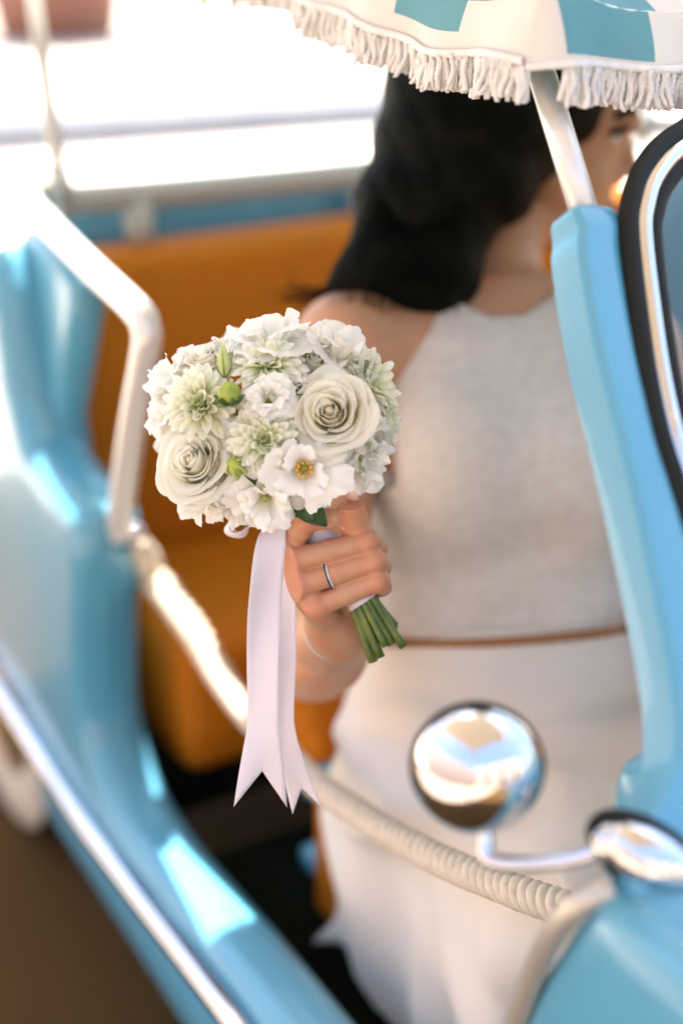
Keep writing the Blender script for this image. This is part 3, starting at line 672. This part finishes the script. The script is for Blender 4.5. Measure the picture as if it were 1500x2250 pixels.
# nails of the index finger and thumb
def nail(c, along_, out, L, Wd):
    a = nrm(along_); o_ = nrm(np.asarray(out)-a*np.dot(out, a)); s = np.cross(a, o_)
    MB().add(*ball(c, (L, Wd, .0016), (a, s, o_), 16, 8)).build('nail', 'nail', person, origin=PO)
ci = hp(751, 1154, -7); nail(ci, hp(758, 1157, 0)-hp(730, 1139, -10), -FWD*.75+RGT*-.1+UPV*.75, .0066, .0052)
nail(hp(772, 1090, -10), hp(770, 1110, -14)-th[2], UPV*.8+FWD*.35+RGT*.15, .0062, .0064)
# face: eyes, brows, lips
for s in (-1, 1):
    e = link('eye', None, person); MB().add(*ball(hd(.068, s*.036, .004)-PO, .0135)).build('eyeball', 'eyew', e)
    MB().add(*ball(hd(.079, s*.038, .004)-PO, (.005, .006, .006), HAX)).build('iris', 'iris', e)
    MB().add(*tube(spline([hd(.094, s*.014, .024)-PO, hd(.090, s*.036, .032)-PO, hd(.066, s*.060, .026)-PO], 10), [.003, .0045, .005, .0055, .0055, .0055, .005, .0045, .004, .003], 8)).build('eyebrow', 'hair', person)
    MB().add(*tube(spline([hd(.087, s*.018, .008)-PO, hd(.086, s*.040, .013)-PO, hd(.066, s*.056, .006)-PO], 8), .0036, 6)).build('eyelash', 'hair', person)
MB().add(*ball(hd(.092, 0, -.079)-PO, (.006, .020, .0055), HAX)).add(*ball(hd(.090, 0, -.089)-PO, (.007, .018, .006), HAX)).build('lips', 'lip', person)
# hair: a smooth dark bob sweeping to the shoulder
Hr = Field(U(640, 60, d=1.75)*0+np.array([-1.62, .62, .98]), np.array([-1.05, 1.30, 1.44]), .0045)
def hcap(p, q, ra, rb, k=.05): Hr.cap(U(p[0], p[1], d=p[2]), U(q[0], q[1], d=q[2]), ra, rb, k)
hcap((1090, 150, 1.62), (1070, 200, 1.60), .103, .104); hcap((1060, 205, 1.59), (1008, 340, 1.56), .102, .090); hcap((1008, 340, 1.56), (925, 480, 1.545), .090, .070, .03)
hcap((925, 480, 1.545), (885, 590, 1.535), .070, .050, .03); hcap((930, 520, 1.545), (962, 596, 1.54), .058, .042, .03); hcap((880, 585, 1.535), (775, 608, 1.54), .040, .022, .03)
hcap((900, 612, 1.535), (960, 640, 1.535), .040, .036, .03); hcap((790, 600, 1.54), (728, 628, 1.55), .020, .006, .02)
Hr.ell(hd(-.03, 0, .05), (.105, .092, .10), HAX, .04); Hr.cap(U(1150, 120, d=1.62), U(1180, 140, d=1.66), .085, .08, k=.04)
hairV = Hr.nets(); V = hairV[0]
q = (V-Hc) @ np.stack([RGT, UPV, -FWD], 1); ph = q[:, 0]*70+q[:, 1]*28
qq = q[:, 1]*75+q[:, 0]*22; disp = .0045*np.sin(qq+2.2*np.sin(q[:, 0]*28))*np.clip((.02-q[:, 1])/.1, 0, 1)+.0010*np.sin(ph*1.0+1.5*np.sin(q[:, 1]*40))+.0008*np.sin(ph*2.3+1.1+q[:, 2]*30)+.0004*np.sin(ph*5.1+q[:, 2]*50)
cN = U(980, 380, d=1.66); dirs = V-cN; dirs /= np.linalg.norm(dirs, axis=1)[:, None]
hair = link('hair', np_mesh('hair', [(V+dirs*disp[:, None]-PO, hairV[1])], 'hair'), person); hair.modifiers.new('smooth', 'SMOOTH').iterations = 3
mb = MB()
for i in range(260):                # loose strands over the surface and at the tip
    a = rng.uniform(0, 1); st_ = np.array([1130-170*a+rng.normal(0, 30), 120+150*a+rng.normal(0, 20)]); en = np.array([rng.uniform(715, 1010), rng.uniform(600, 690)])
    P = []
    for t in np.linspace(0, 1, 9):
        p = st_*(1-t)+en*t+np.array([-60, 10])*math.sin(t*math.pi)*rng.uniform(.2, 1.1); dd = 1.62-.145*math.sin(min(1, t*1.05)*math.pi*.62)
        P.append(U(p[0], p[1], d=dd-.005))
    mb.add(*tube(spline(P, 14), np.linspace(.0009, .0003, 14), 4))
for i in range(24):
    P = [U(790+rng.normal(0, 12), 590+rng.normal(0, 12), d=1.54), U(735+rng.normal(0, 10), 632+rng.normal(0, 8), d=1.545), U(672+rng.normal(0, 22), 655+rng.normal(0, 12), d=1.55), U(632+rng.normal(0, 25), 648+rng.normal(0, 22), d=1.56)]
    mb.add(*tube(spline(P, 12), np.linspace(.0012, .0003, 12), 4))
sv = mb.build('hair_strands', 'hair', person, origin=PO); sv['kind'] = 'stuff'
# knit top
Kt = Field(W0-np.array([.30, .30, .12]), W0+np.array([.30, .30, .46]), .0042)
sl, g3 = Kt.sub(Kt.lo, Kt.lo+Kt.h*Kt.n); d, r_, f_, t_ = torso_d(*g3, .012)
fold = .0035*np.sin(t_*70+r_*14+2*np.sin(r_*9))*np.clip(1-np.abs(t_-.07)/.12, 0, 1)+.003*np.sin(r_*40+t_*25)
Kt.put(sl, (d+fold).astype(np.float32), 0)
Kt.ell(loc(.065, .092, .185), (.068, .060, .075), AX, .06); Kt.ell(loc(-.065, .092, .185), (.068, .060, .075), AX, .06)
cut = np.maximum(t_-(TL-.006+np.clip(np.abs(r_)-.02, 0, 1)*.55-.10*np.clip(f_*-1, 0, .1)), -.004-t_)
cut = np.maximum(cut, np.where(t_ > .17, np.abs(r_)-(.134-.02*np.clip(t_-.20, 0, .2)), -1))
Kt.D[sl] = np.maximum(Kt.D[sl], cut.astype(np.float32))
kt = link('knit_top', np_mesh('knit_top', [sub_(Kt.nets())], 'knit'), person); kt.modifiers.new('smooth', 'SMOOTH').iterations = 2
# cord at the waist
mb = MB(); P = []
for a in np.linspace(0, 2*math.pi, 121):
    c, s = math.cos(a), math.sin(a); rr = 1/((abs(c)**2.5+abs(s)**2.5)**.4)
    P.append(loc(c*rr*.1565, s*rr*.1195-.02, .002)-PO)
for k in range(2):
    P2 = [p+Tt*.0022*math.sin(i*1.3+k*math.pi)+nrm(p-(W0-PO))*.0022*math.cos(i*1.3+k*math.pi) for i, p in enumerate(np.array(spline(P, 360)))]
    mb.add(*tube(P2, .0040, 6, False))
mb.build('waist_cord', 'brown', person)
# skirt: hips, lap and the fall of cloth over the seat edge
Sk = Field((-1.36, .60, .262), (-.50, 1.22, .80), .0058)
sl, g3 = Sk.sub(Sk.lo, Sk.lo+Sk.h*Sk.n); d, r_, f_, t_ = torso_d(*g3, .0075); d = np.maximum(d, np.maximum(t_+.003, -.19-t_)); Sk.put(sl, d.astype(np.float32), 0)
for s in (1, -1):
    hpj = loc(s*.08, .0, -.125); kn = hpj+np.array([.46, -.02, -.03]); Sk.cap(hpj, kn, .098, .085, k=.06)
X, Y, Z = g3
ya = .668+.035*np.clip((Z-.45)/.22, 0, 1)**2+.012*np.sin(X*19+1+Z*4)*np.clip((.72-Z)/.3, 0, 1)+.006*np.sin(X*43+Z*7)+.02*np.clip((X+.8), 0, 1)
xa = -1.175-.035*np.clip((.62-Z)/.15, 0, 1)+.010*np.sin(Z*24)
ztop = .655+.0*X
dr = np.maximum(np.maximum(ya-Y, Y-1.02), np.maximum(np.maximum(xa-X, X+.62), np.maximum(Z-ztop, .29-.05*(X+1.15)-Z)))
Sk.put(sl, (dr*.8).astype(np.float32), .045)
fold = .008*np.sin(X*26+Y*30+np.sin(Z*16)*1.5)+.004*np.sin((X-Y)*47+Z*21)+.009*np.sin(Z*44+X*11-Y*6)*np.clip((Z-.60)/.08, 0, 1)
fold = fold+.011*np.sin(46*(Z-.22*(X+1.1))+3*np.sin(X*5))*np.exp(-((Z-.66)/.05)**2)
Sk.D[sl] = Sk.D[sl]+(fold*np.clip(-t_/.08, 0, 1)).astype(np.float32)
for pts_, r_f in ((((795, 1475, 1.592), (950, 1428, 1.516), (1200, 1418, 1.516), (1370, 1402, 1.540)), .013), (((790, 1535, 1.58), (950, 1492, 1.514), (1150, 1500, 1.507), (1395, 1468, 1.536)), .016),
                 (((980, 1525, 1.510), (1200, 1560, 1.507), (1400, 1522, 1.532)), .017), (((755, 1610, 1.58), (900, 1568, 1.510), (1020, 1612, 1.506), (1180, 1640, 1.508)), .016)):
    Pf = spline([U(a, b_, d=c+.008) for a, b_, c in pts_], 16)
    for i in range(15): Sk.cap(Pf[i], Pf[i+1], r_f*(.55+.45*math.sin((i+.5)/15*math.pi)), r_f*(.55+.45*math.sin((i+1.5)/16*math.pi)), k=.022)
sk = link('skirt', np_mesh('skirt', [sub_(Sk.nets())], 'skirt'), person); sk.modifiers.new('smooth', 'SMOOTH').iterations = 4
# ring on the ring finger, bracelet
fdir = nrm(hp(821, 1233, -5)-KR); rc = KR+(hp(821, 1233, -5)-KR)*.40; ru = nrm(UPV-fdir*np.dot(UPV, fdir)); rv = np.cross(fdir, ru)
ring = link('ring', None, person, rc-PO)
MB().add(*tube([(ru*math.cos(a)+rv*math.sin(a))*.0101 for a in np.linspace(0, 2*math.pi, 49)], .0009, 8, False)).build('band', 'silver', ring)
gm = mesh('gem', *ball((0, 0, 0), .0011, None, 8, 6), 'gem'); gm2 = mesh('gem', *ball((0, 0, 0), .0010, None, 8, 6), 'silver')
for k in range(34):
    a = 2*math.pi*k/34; link('gem', gm, ring, (ru*math.cos(a)+rv*math.sin(a))*.0108-fdir*.0008)
    link('gem', gm2, ring, (ru*math.cos(a+.09)+rv*math.sin(a+.09))*.0108+fdir*.0011)
bd = nrm(EL-WR); bu = nrm(UPV-bd*np.dot(UPV, bd)); bv = np.cross(bd, bu); bc = WR+bd*.004
MB().add(*tube([bc+(bu*math.cos(a)+bv*math.sin(a))*.0272+bd*.006*math.cos(a) for a in np.linspace(0, 2*math.pi, 61)], .0010, 8, False)).build('bracelet', 'steel', person, origin=PO)

# ------------------------------------------------------------------ the bouquet
BO = hp(745, 1240, 18)
bq = thing('bouquet', 'round bouquet of white roses, chrysanthemums and ruffled lisianthus with hanging ribbons', 'bouquet', BO)
CS = lambda v: RGT*v[0]+UPV*v[1]-FWD*v[2]          # right, up, towards the viewer -> the place
def petal_grid(fn, nu, nv):
    v = []; f = []; al = []
    for j in range(nv+1):
        for i in range(nu+1):
            u, t = -1+2*i/nu, j/nv; v.append(fn(u, t)); al.append(t)
    for j in range(nv):
        for i in range(nu): a = j*(nu+1)+i; f.append((a, a+1, a+nu+2, a+nu+1))
    return v, f, al
def flower(name, px, py, Rpx, nv, depth=0.0, roll=None):
    """an Empty at the flower's place on the dome, its local z along the flower's face"""
    o = np.array([(px-600)/262, (935-py)/255]); q = min(1.0, math.hypot(*o)); z = 1.245-.100*math.sqrt(max(0, 1-q*q))+depth
    c = U(px, py, d=z); nn = nrm(CS(nv)); ql = Vector(nn).to_track_quat('Z', 'Y') @ Quaternion((0, 0, 1), rng.uniform(0, 6.28) if roll is None else roll)
    return link(name, None, bq, c-BO, ql), Rpx*z/FPX
def rose(px, py, Rpx, nv, depth=0, n=27, seed=0, openness=1.0):
    e, R = flower('rose', px, py, Rpx, nv, depth); r = np.random.default_rng(seed)
    for k in range(n):
        t = k/(n-1); th0 = k*2.39996+r.normal(0, .12); rt = R*(.15+.73*t**.92)*openness; span = 1.65-.80*t+r.normal(0, .05)
        ht = R*(.52-.42*t**1.5)+r.normal(0, .025)*R; z0 = -.62*R; r0 = .05*R+.30*R*t; ph = r.uniform(0, 6); roll = R*(.05+.14*t**.7)*(1+.25*r.normal()); tilt = r.normal(0, .05); sway = r.normal(0, .06)
        def fn(u, v):
            ve = v*(1-.05*u*u-.12*u**6)
            lip = max(0, ve-.66)/.34
            rad = r0+(rt-r0)*math.sin(min(1, ve*1.05)*math.pi/2)**.75
            if t < .4: rad *= 1-1.1*(1-t/.4)*max(0, ve-.45)
            rad += roll*lip**1.5*(1+.25*math.sin(u*3+ph)) + R*.014*math.sin(u*7+ph)*ve**3
            z = z0+(ht-z0)*ve**.9 - roll*(.75 if t < .6 else 1.05)*lip**2.4 + R*.02*math.sin(u*4+ph*2)*ve**2
            rad *= 1+.13*u*(1-.35*t)+sway*u*u
            a = th0+u*span*(.55+.45*math.sin(min(1, ve+.15)*math.pi/2))
            rad += R*.07*t*math.exp(-((u-.15*math.sin(ph))*4.5)**2)*lip**2
            return (rad*math.cos(a), rad*math.sin(a), z+tilt*rad*math.cos(ph))
        v, f, al = petal_grid(fn, 16, 12); link('petal', mesh('petal', v, f, 'rose', True, al), e)
    v, f = ball((0, 0, .02*R), (.11*R, .11*R, .40*R)); link('flower_heart', mesh('flower_heart', v, f, 'rose', True, [.45]*len(v)), e)
    return e
def lis(px, py, Rpx, nv, depth=0, seed=0, n=9, cup=.55, stamen=False, closed=0.0):
    e, R = flower('lisianthus', px, py, Rpx, nv, depth); r = np.random.default_rng(seed)
    for k in range(n):
        ring_ = k/(n-1); th0 = k*2.39996*1.02+r.normal(0, .2); rt = R*(.50+.58*ring_)*(1-closed*.35)*r.uniform(.88, 1.08); span = r.uniform(.85, 1.25)
        ht = R*(cup*(1.10-.85*ring_))+R*r.normal(0, .07); z0 = -.6*R; ph = r.uniform(0, 6.28, 8); amp = R*r.uniform(.07, .15); lean = r.normal(0, .14); f1 = r.uniform(2.2, 4.2); f2 = r.uniform(6, 9)
        jag = r.normal(0, 1, 64); fold = r.uniform(-.25, .25)
        def fn(u, v):
            ve = v*(1-.05*u*u-.10*u**6); i_ = int((u+1)*15.999); teeth = (.045*jag[i_]+.03*math.sin(u*13+ph[4]))*max(0, v-.72)/.28
            ve = ve*(1+teeth*.6)
            rad = .07*R+(rt-.07*R)*(ve**1.1)+R*.16*max(0, ve-.65)**1.2
            z = z0+(ht-z0)*math.sin(min(1.15, ve)*math.pi/2)**.85-R*.35*(.3+ring_)*max(0, ve-.62)**1.2
            ruf = v**1.8*(math.sin(u*f1+ph[0])*1.0+math.sin(u*f2+ph[1])*.45*v+.28*math.sin(u*15+ph[2])*v**3)
            z += amp*ruf; rad += amp*.8*v**2*(math.sin(u*f1*1.3+ph[3])+.4*math.sin(u*11+ph[5])*v)
            rad += fold*R*.4*u*v*v
            a = th0+u*span*(.42+.58*math.sin(min(1, ve)*math.pi/2))
            return (rad*math.cos(a), rad*math.sin(a), z+lean*rad)
        v, f, al = petal_grid(fn, 31, 13); link('petal', mesh('petal', v, f, 'lis', True, al), e)
    mb = MB(); mb.add(*tube([(0, 0, -.55*R), (0, 0, -.12*R)], [.08*R, .05*R], 10)); mb.add(*ball((0, 0, -.08*R), (.09*R, .09*R, .05*R))); mb.build('pistil', 'bud', e)
    if stamen:
        for k in range(9):
            a = k*.7+.2; c = np.array([math.cos(a)*.17*R, math.sin(a)*.17*R, .10*R+.05*R*math.sin(k*2.1)])
            MB().add(*tube([(0, 0, -.4*R), c], .012*R, 5)).add(*ball(c, (.05*R, .05*R, .075*R), None, 8, 6)).build('stamen', 'pollen', e)
    return e
def mum(px, py, Rpx, nv, depth=0, seed=0, droop=0.0):
    e, R = flower('chrysanthemum', px, py, Rpx, nv, depth); r = np.random.default_rng(seed); kinds = []
    for L, el in ((1.0, .05), (.95, .22), (.84, .45), (.68, .72), (.50, 1.0), (.33, 1.22), (.2, 1.38)):
        for var in range(3):
            W_ = .128*(.75+.25*L)*(1+.12*r.normal()); cv = .30+.3*r.random(); tw = r.normal(0, .3); bend = r.normal(.12, .10)*(1 if L > .6 else -.9)-droop*(L > .6)
            def fn(u, v, L=L, W_=W_, cv=cv, tw=tw, bend=bend):
                w_ = W_*R*((.5+.5*min(1, v/.5)) if v < .72 else math.sqrt(max(.02, 1-((v-.72)/.29)**2)))
                x = L*R*v; y = u*w_; z = cv*w_*(u*u*1.6-.4) + bend*R*L*v*v + .03*R*math.sin(v*3)*tw*u
                return (x, y, z)
            v, f, al = petal_grid(fn, 4, 11); kinds.append(mesh('petal', v, f, 'mum', True, np.array(al)*.35+.65*np.array(al)*min(1, L*1.15)))
    cnt = (17, 17, 15, 13, 10, 8, 5)
    for q, (L, el) in enumerate(((1.0, .05), (.95, .22), (.84, .45), (.68, .72), (.50, 1.0), (.33, 1.22), (.2, 1.38))):
        for k in range(cnt[q]):
            a = 2*math.pi*(k+.5*(q % 2))/cnt[q]+r.normal(0, .07); ee = el+r.normal(0, .07)
            qn = Quaternion((0, 0, 1), a) @ Quaternion((0, 1, 0), -ee) @ Quaternion((1, 0, 0), r.normal(0, .15))
            link('petal', kinds[q*3+r.integers(3)], e, (math.cos(a)*.03*R, math.sin(a)*.03*R, -.16*R+.02*R*q), qn)
    MB().add(*ball((0, 0, -.05*R), (.12*R, .12*R, .12*R))).build('flower_heart', 'bud', e)
    return e
mum(440, 885, 88, (-.30, .22, .93), -.012, 1); mum(580, 966, 82, (-.02, .22, .97), -.006, 2); mum(590, 800, 88, (.02, .62, .78), -.006, 3, .25); mum(808, 842, 84, (.75, .25, .6), -.006, 4)
mum(842, 925, 70, (.92, -.05, .4), .004, 5)
rose(726, 908, 104, (-.12, .16, .98), -.014, 28, 1); rose(430, 1018, 100, (-.35, .22, .90), -.008, 27, 2); rose(455, 800, 82, (-.38, .72, .55), .006, 24, 3)
rose(690, 800, 70, (.2, .6, .78), .010, 22, 9)
lis(668, 1030, 90, (.05, -.22, .97), -.016, 1, 6, .30, True); lis(582, 1098, 82, (-.05, -.45, .88), -.010, 2, 9, .5)
lis(597, 756, 92, (.0, .86, .5), .002, 3, 10, .5); lis(742, 782, 92, (.42, .72, .52), .004, 4, 10, .5); lis(592, 878, 70, (.08, .1, 1), -.004, 5, 9, .8, False, .5)
lis(392, 835, 82, (-.80, .42, .42), .004, 6); lis(368, 912, 70, (-.92, .05, .38), .008, 7); lis(792, 1014, 80, (.70, -.36, .6), .004, 8, 10)
lis(448, 1085, 72, (-.40, -.75, .5), .006, 9); lis(520, 1110, 62, (-.1, -.85, .5), .010, 10); lis(640, 870, 62, (0, .1, 1), .010, 11); lis(515, 905, 58, (-.1, .1, 1), .012, 12)
lis(505, 1040, 60, (-.1, -.1, 1), .010, 13); lis(680, 760, 66, (.15, .85, .4), .012, 14); lis(505, 760, 60, (-.2, .85, .4), .012, 15); lis(805, 960, 78, (.8, -.15, .55), .004, 16)
lis(640, 985, 60, (.05, 0, 1), .014, 17); lis(415, 960, 60, (-.7, .0, .7), .010, 19); lis(690, 1065, 55, (.1, -.8, .5), .014, 20)
for k, (px, py, nv) in enumerate(((560, 700+60, (-.1, .8, -.4)), (700, 790, (.4, .7, -.5)), (800, 900, (.8, .1, -.5)), (420, 850, (-.7, .4, -.5)), (400, 980, (-.8, -.1, -.5)), (520, 1060, (-.3, -.7, -.5)), (740, 1010, (.6, -.5, -.5)), (600, 900, (0, .3, -.9)))):
    c, R = None, None
    e, R = flower('lisianthus', px, py, 80, nv, .12 if k == 7 else .095-.0)
    r = np.random.default_rng(50+k)
    for q in range(7):
        ph = r.uniform(0, 6, 2)
        v, f, al = petal_grid(lambda u, v: ((.1+.9*v)*R*math.cos(q*.9+u*.6*(.4+.6*v)), (.1+.9*v)*R*math.sin(q*.9+u*.6*(.4+.6*v)), R*(.5*v-.4)+R*.1*v*v*math.sin(u*6+ph[0])), 10, 6)
        link('petal', mesh('petal', v, f, 'lis', True, al), e)
# buds
e, R = flower('flower_bud', 492, 795, 34, (-.05, .97, .25), -.022)
MB().add(*tube([(0, 0, z*R) for z in (-.9, -.5, 0, .5, .95, 1.1)], [.20*R, .42*R, .46*R, .36*R, .16*R, .04*R], 10)).build('bud_petals', 'budpale', e)
for k in range(5):
    a = k*1.257; P = spline([(math.cos(a)*.15*R, math.sin(a)*.15*R, -.95*R), (math.cos(a)*.52*R, math.sin(a)*.52*R, -.35*R), (math.cos(a)*.56*R, math.sin(a)*.56*R, .4*R), (math.cos(a)*.8*R, math.sin(a)*.8*R, .95*R)], 10)
    MB().add(*tube(P, np.linspace(.055*R, .015*R, 10), 5)).build('sepal', 'stem', e)
MB().add(*tube([(0, 0, -.9*R), (0, .1*R, -2.2*R)], .12*R, 8)).build('stalk', 'stem', e)
e, R = flower('flower_bud', 503, 863, 25, (-.05, .92, .4), -.030)
v, f = ball((0, 0, 0), R, None, 30, 14); v = [p*(1+.045*math.cos(5*math.atan2(p[1], p[0]))) for p in v]; MB().add(v, f).build('bud_petals', 'bud', e)
for k in range(6):
    a = k*1.047; P = spline([(math.cos(a)*.4*R, math.sin(a)*.4*R, -.95*R), (math.cos(a)*1.02*R, math.sin(a)*1.02*R, -.45*R), (math.cos(a)*1.45*R, math.sin(a)*1.45*R, -.2*R)], 8)
    MB().add(*tube(P, [.30*R, .34*R, .33*R, .28*R, .22*R, .16*R, .1*R, .03*R], 6)).build('sepal', 'leaf', e)
MB().add(*tube(spline([(0, 0, R), (.05*R, 0, 1.3*R), (.15*R, 0, 1.55*R)], 6), [.07*R]*5+[.02*R], 5)).add(*tube(spline([(0, 0, R), (-.1*R, .05*R, 1.3*R), (-.25*R, 0, 1.5*R)], 6), [.06*R]*5+[.02*R], 5)).build('style', 'stem', e)
e, R = flower('flower_bud', 519, 1025, 24, (-.3, .3, .9), -.016)
MB().add(*ball((0, 0, 0), (R*.85, R*.95, R))).build('bud_petals', 'bud', e)
for k in range(6):
    a = k*1.047; MB().add(*tube(spline([(math.cos(a)*.8*R, math.sin(a)*.8*R, -.6*R), (math.cos(a)*1.0*R, math.sin(a)*1.0*R, .2*R), (math.cos(a)*.5*R, math.sin(a)*.5*R, 1.0*R)], 8), np.linspace(.26*R, .06*R, 8), 6)).build('sepal', 'budpale', e)
# leaves under the flowers
for px, py, nv, L, dz in ((668, 1108, (.3, -.6, .8), .024, -.03), (640, 1100, (-.4, -.5, .8), .022, -.02), (540, 1070, (-.5, -.5, .7), .024, .01), (770, 1060, (.5, -.5, .7), .022, .015), (640, 845, (.1, .4, .9), .018, -.022), (548, 1020, (0, .2, 1), .016, -.02)):
    e, R = flower('leaf', px, py, 50, nv, .0+dz+.02)
    v, f, al = petal_grid(lambda u, v: ((v-.4)*2*L, u*L*.45*math.sin(min(1, v*.96+.03)*math.pi), .12*L*u*u+.15*L*v*v), 6, 8)
    link('blade', mesh('blade', v, f, 'leaf', True, al), e)
# handle: wrapped stems
HT, HM, HB, HE = hp(655, 1075, 18), hp(745, 1240, 18), hp(800, 1322, 18), hp(838, 1400, 20)
mb = MB(); P = spline([HT, HM, HB], 24); rr = np.interp(np.linspace(0, 1, 24), [0, .25, .8, 1], [.020, .0145, .0140, .0150]); v, f = tube(P, rr, 24)
v = [p+nrm(p-P[min(23, i//24)])*(.0006*math.sin((i//24)*1.7)) if i < 24*24 else p for i, p in enumerate(v)]
mb.add(v, f).build('ribbon_wrap', 'ribbon', bq, origin=BO)
ax_ = nrm(HE-HB); sx_ = nrm(RGT-ax_*np.dot(RGT, ax_)); sy_ = np.cross(ax_, sx_)
for k in range(20):
    a = k*2.39996; q = math.sqrt((k+.5)/20); off = (sx_*math.cos(a)+sy_*math.sin(a))
    L = .036+.005*rng.normal()+.010*off@sx_*q*-1; st_ = HB-ax_*.02+off*.0108*q; en = HB+ax_*L+off*(.0178*q)+sx_*.001
    MB().add(*tube(spline([st_, HB+ax_*.004+off*.0118*q, en], 8), .0033+.0005*rng.normal(), 8)).build('stem', 'stem', bq, origin=BO)
# ribbon tails with swallow-tail ends and a loop under the flowers
def ribbon(name, cl, wpx, notch, tw, amp):
    """cl: centre line (px, py, depth), wpx: widths in px, tw: turn of the band out of the picture plane"""
    n = 44; C_ = spline([U(*c[:2], d=c[2]) for c in cl], n); wd = np.interp(np.linspace(0, 1, n), np.linspace(0, 1, len(wpx)), wpx)*1.2/FPX*.5; tws = np.interp(np.linspace(0, 1, n), np.linspace(0, 1, len(tw)), tw)
    T = np.gradient(C_, axis=0); T /= np.linalg.norm(T, axis=1)[:, None]; v = []; m_ = 9
    for i in range(n):
        s = RGT*math.cos(tws[i])+(-FWD)*math.sin(tws[i]); s = nrm(s-T[i]*np.dot(s, T[i])); nn = np.cross(T[i], s)
        for j in range(m_):
            u = -1+2*j/(m_-1); e_ = max(0, (i/(n-1)-.86)/.14); dn = T[i]*0
            q = C_[i]+s*u*wd[i]+nn*(amp*math.sin(i*.22+u*1.5)+.0025*u*u)
            if i > n-8: q = C_[n-8]+(q-C_[n-8])*1.0 - T[i]*notch*(1-abs(u))*((i-(n-8))/7)
            v.append(q-BO)
    f = [(i*m_+j, i*m_+j+1, (i+1)*m_+j+1, (i+1)*m_+j) for i in range(n-1) for j in range(m_-1)]
    o = link(name, mesh(name, v, f, 'ribbon'), bq); so2 = o.modifiers.new('thickness', 'SOLIDIFY'); so2.thickness = .0005; return o
ribbon('ribbon_tail', [(622, 1125, 1.208), (598, 1190, 1.196), (583, 1300, 1.196), (578, 1450, 1.198), (580, 1600, 1.20), (572, 1772, 1.20)], [36, 64, 74, 72, 74, 118], .030, [.45, .15, -.25, .05, .25, -.1], .0026)
ribbon('ribbon_tail', [(655, 1200, 1.222), (636, 1300, 1.218), (628, 1450, 1.217), (632, 1580, 1.217), (648, 1680, 1.218), (676, 1780, 1.22)], [40, 52, 58, 58, 58, 66], .020, [.5, .8, .55, .7, .35, .3], .0022)
lp = [(600, 1110, 1.215), (560, 1150, 1.20), (525, 1168, 1.205), (506, 1150, 1.22), (530, 1130, 1.232), (590, 1120, 1.232)]
ribbon('ribbon_loop', lp, [50, 56, 62, 60, 56, 50], 0, [1.3, 1.2, 1.2, 1.25, 1.3, 1.3], .0005)
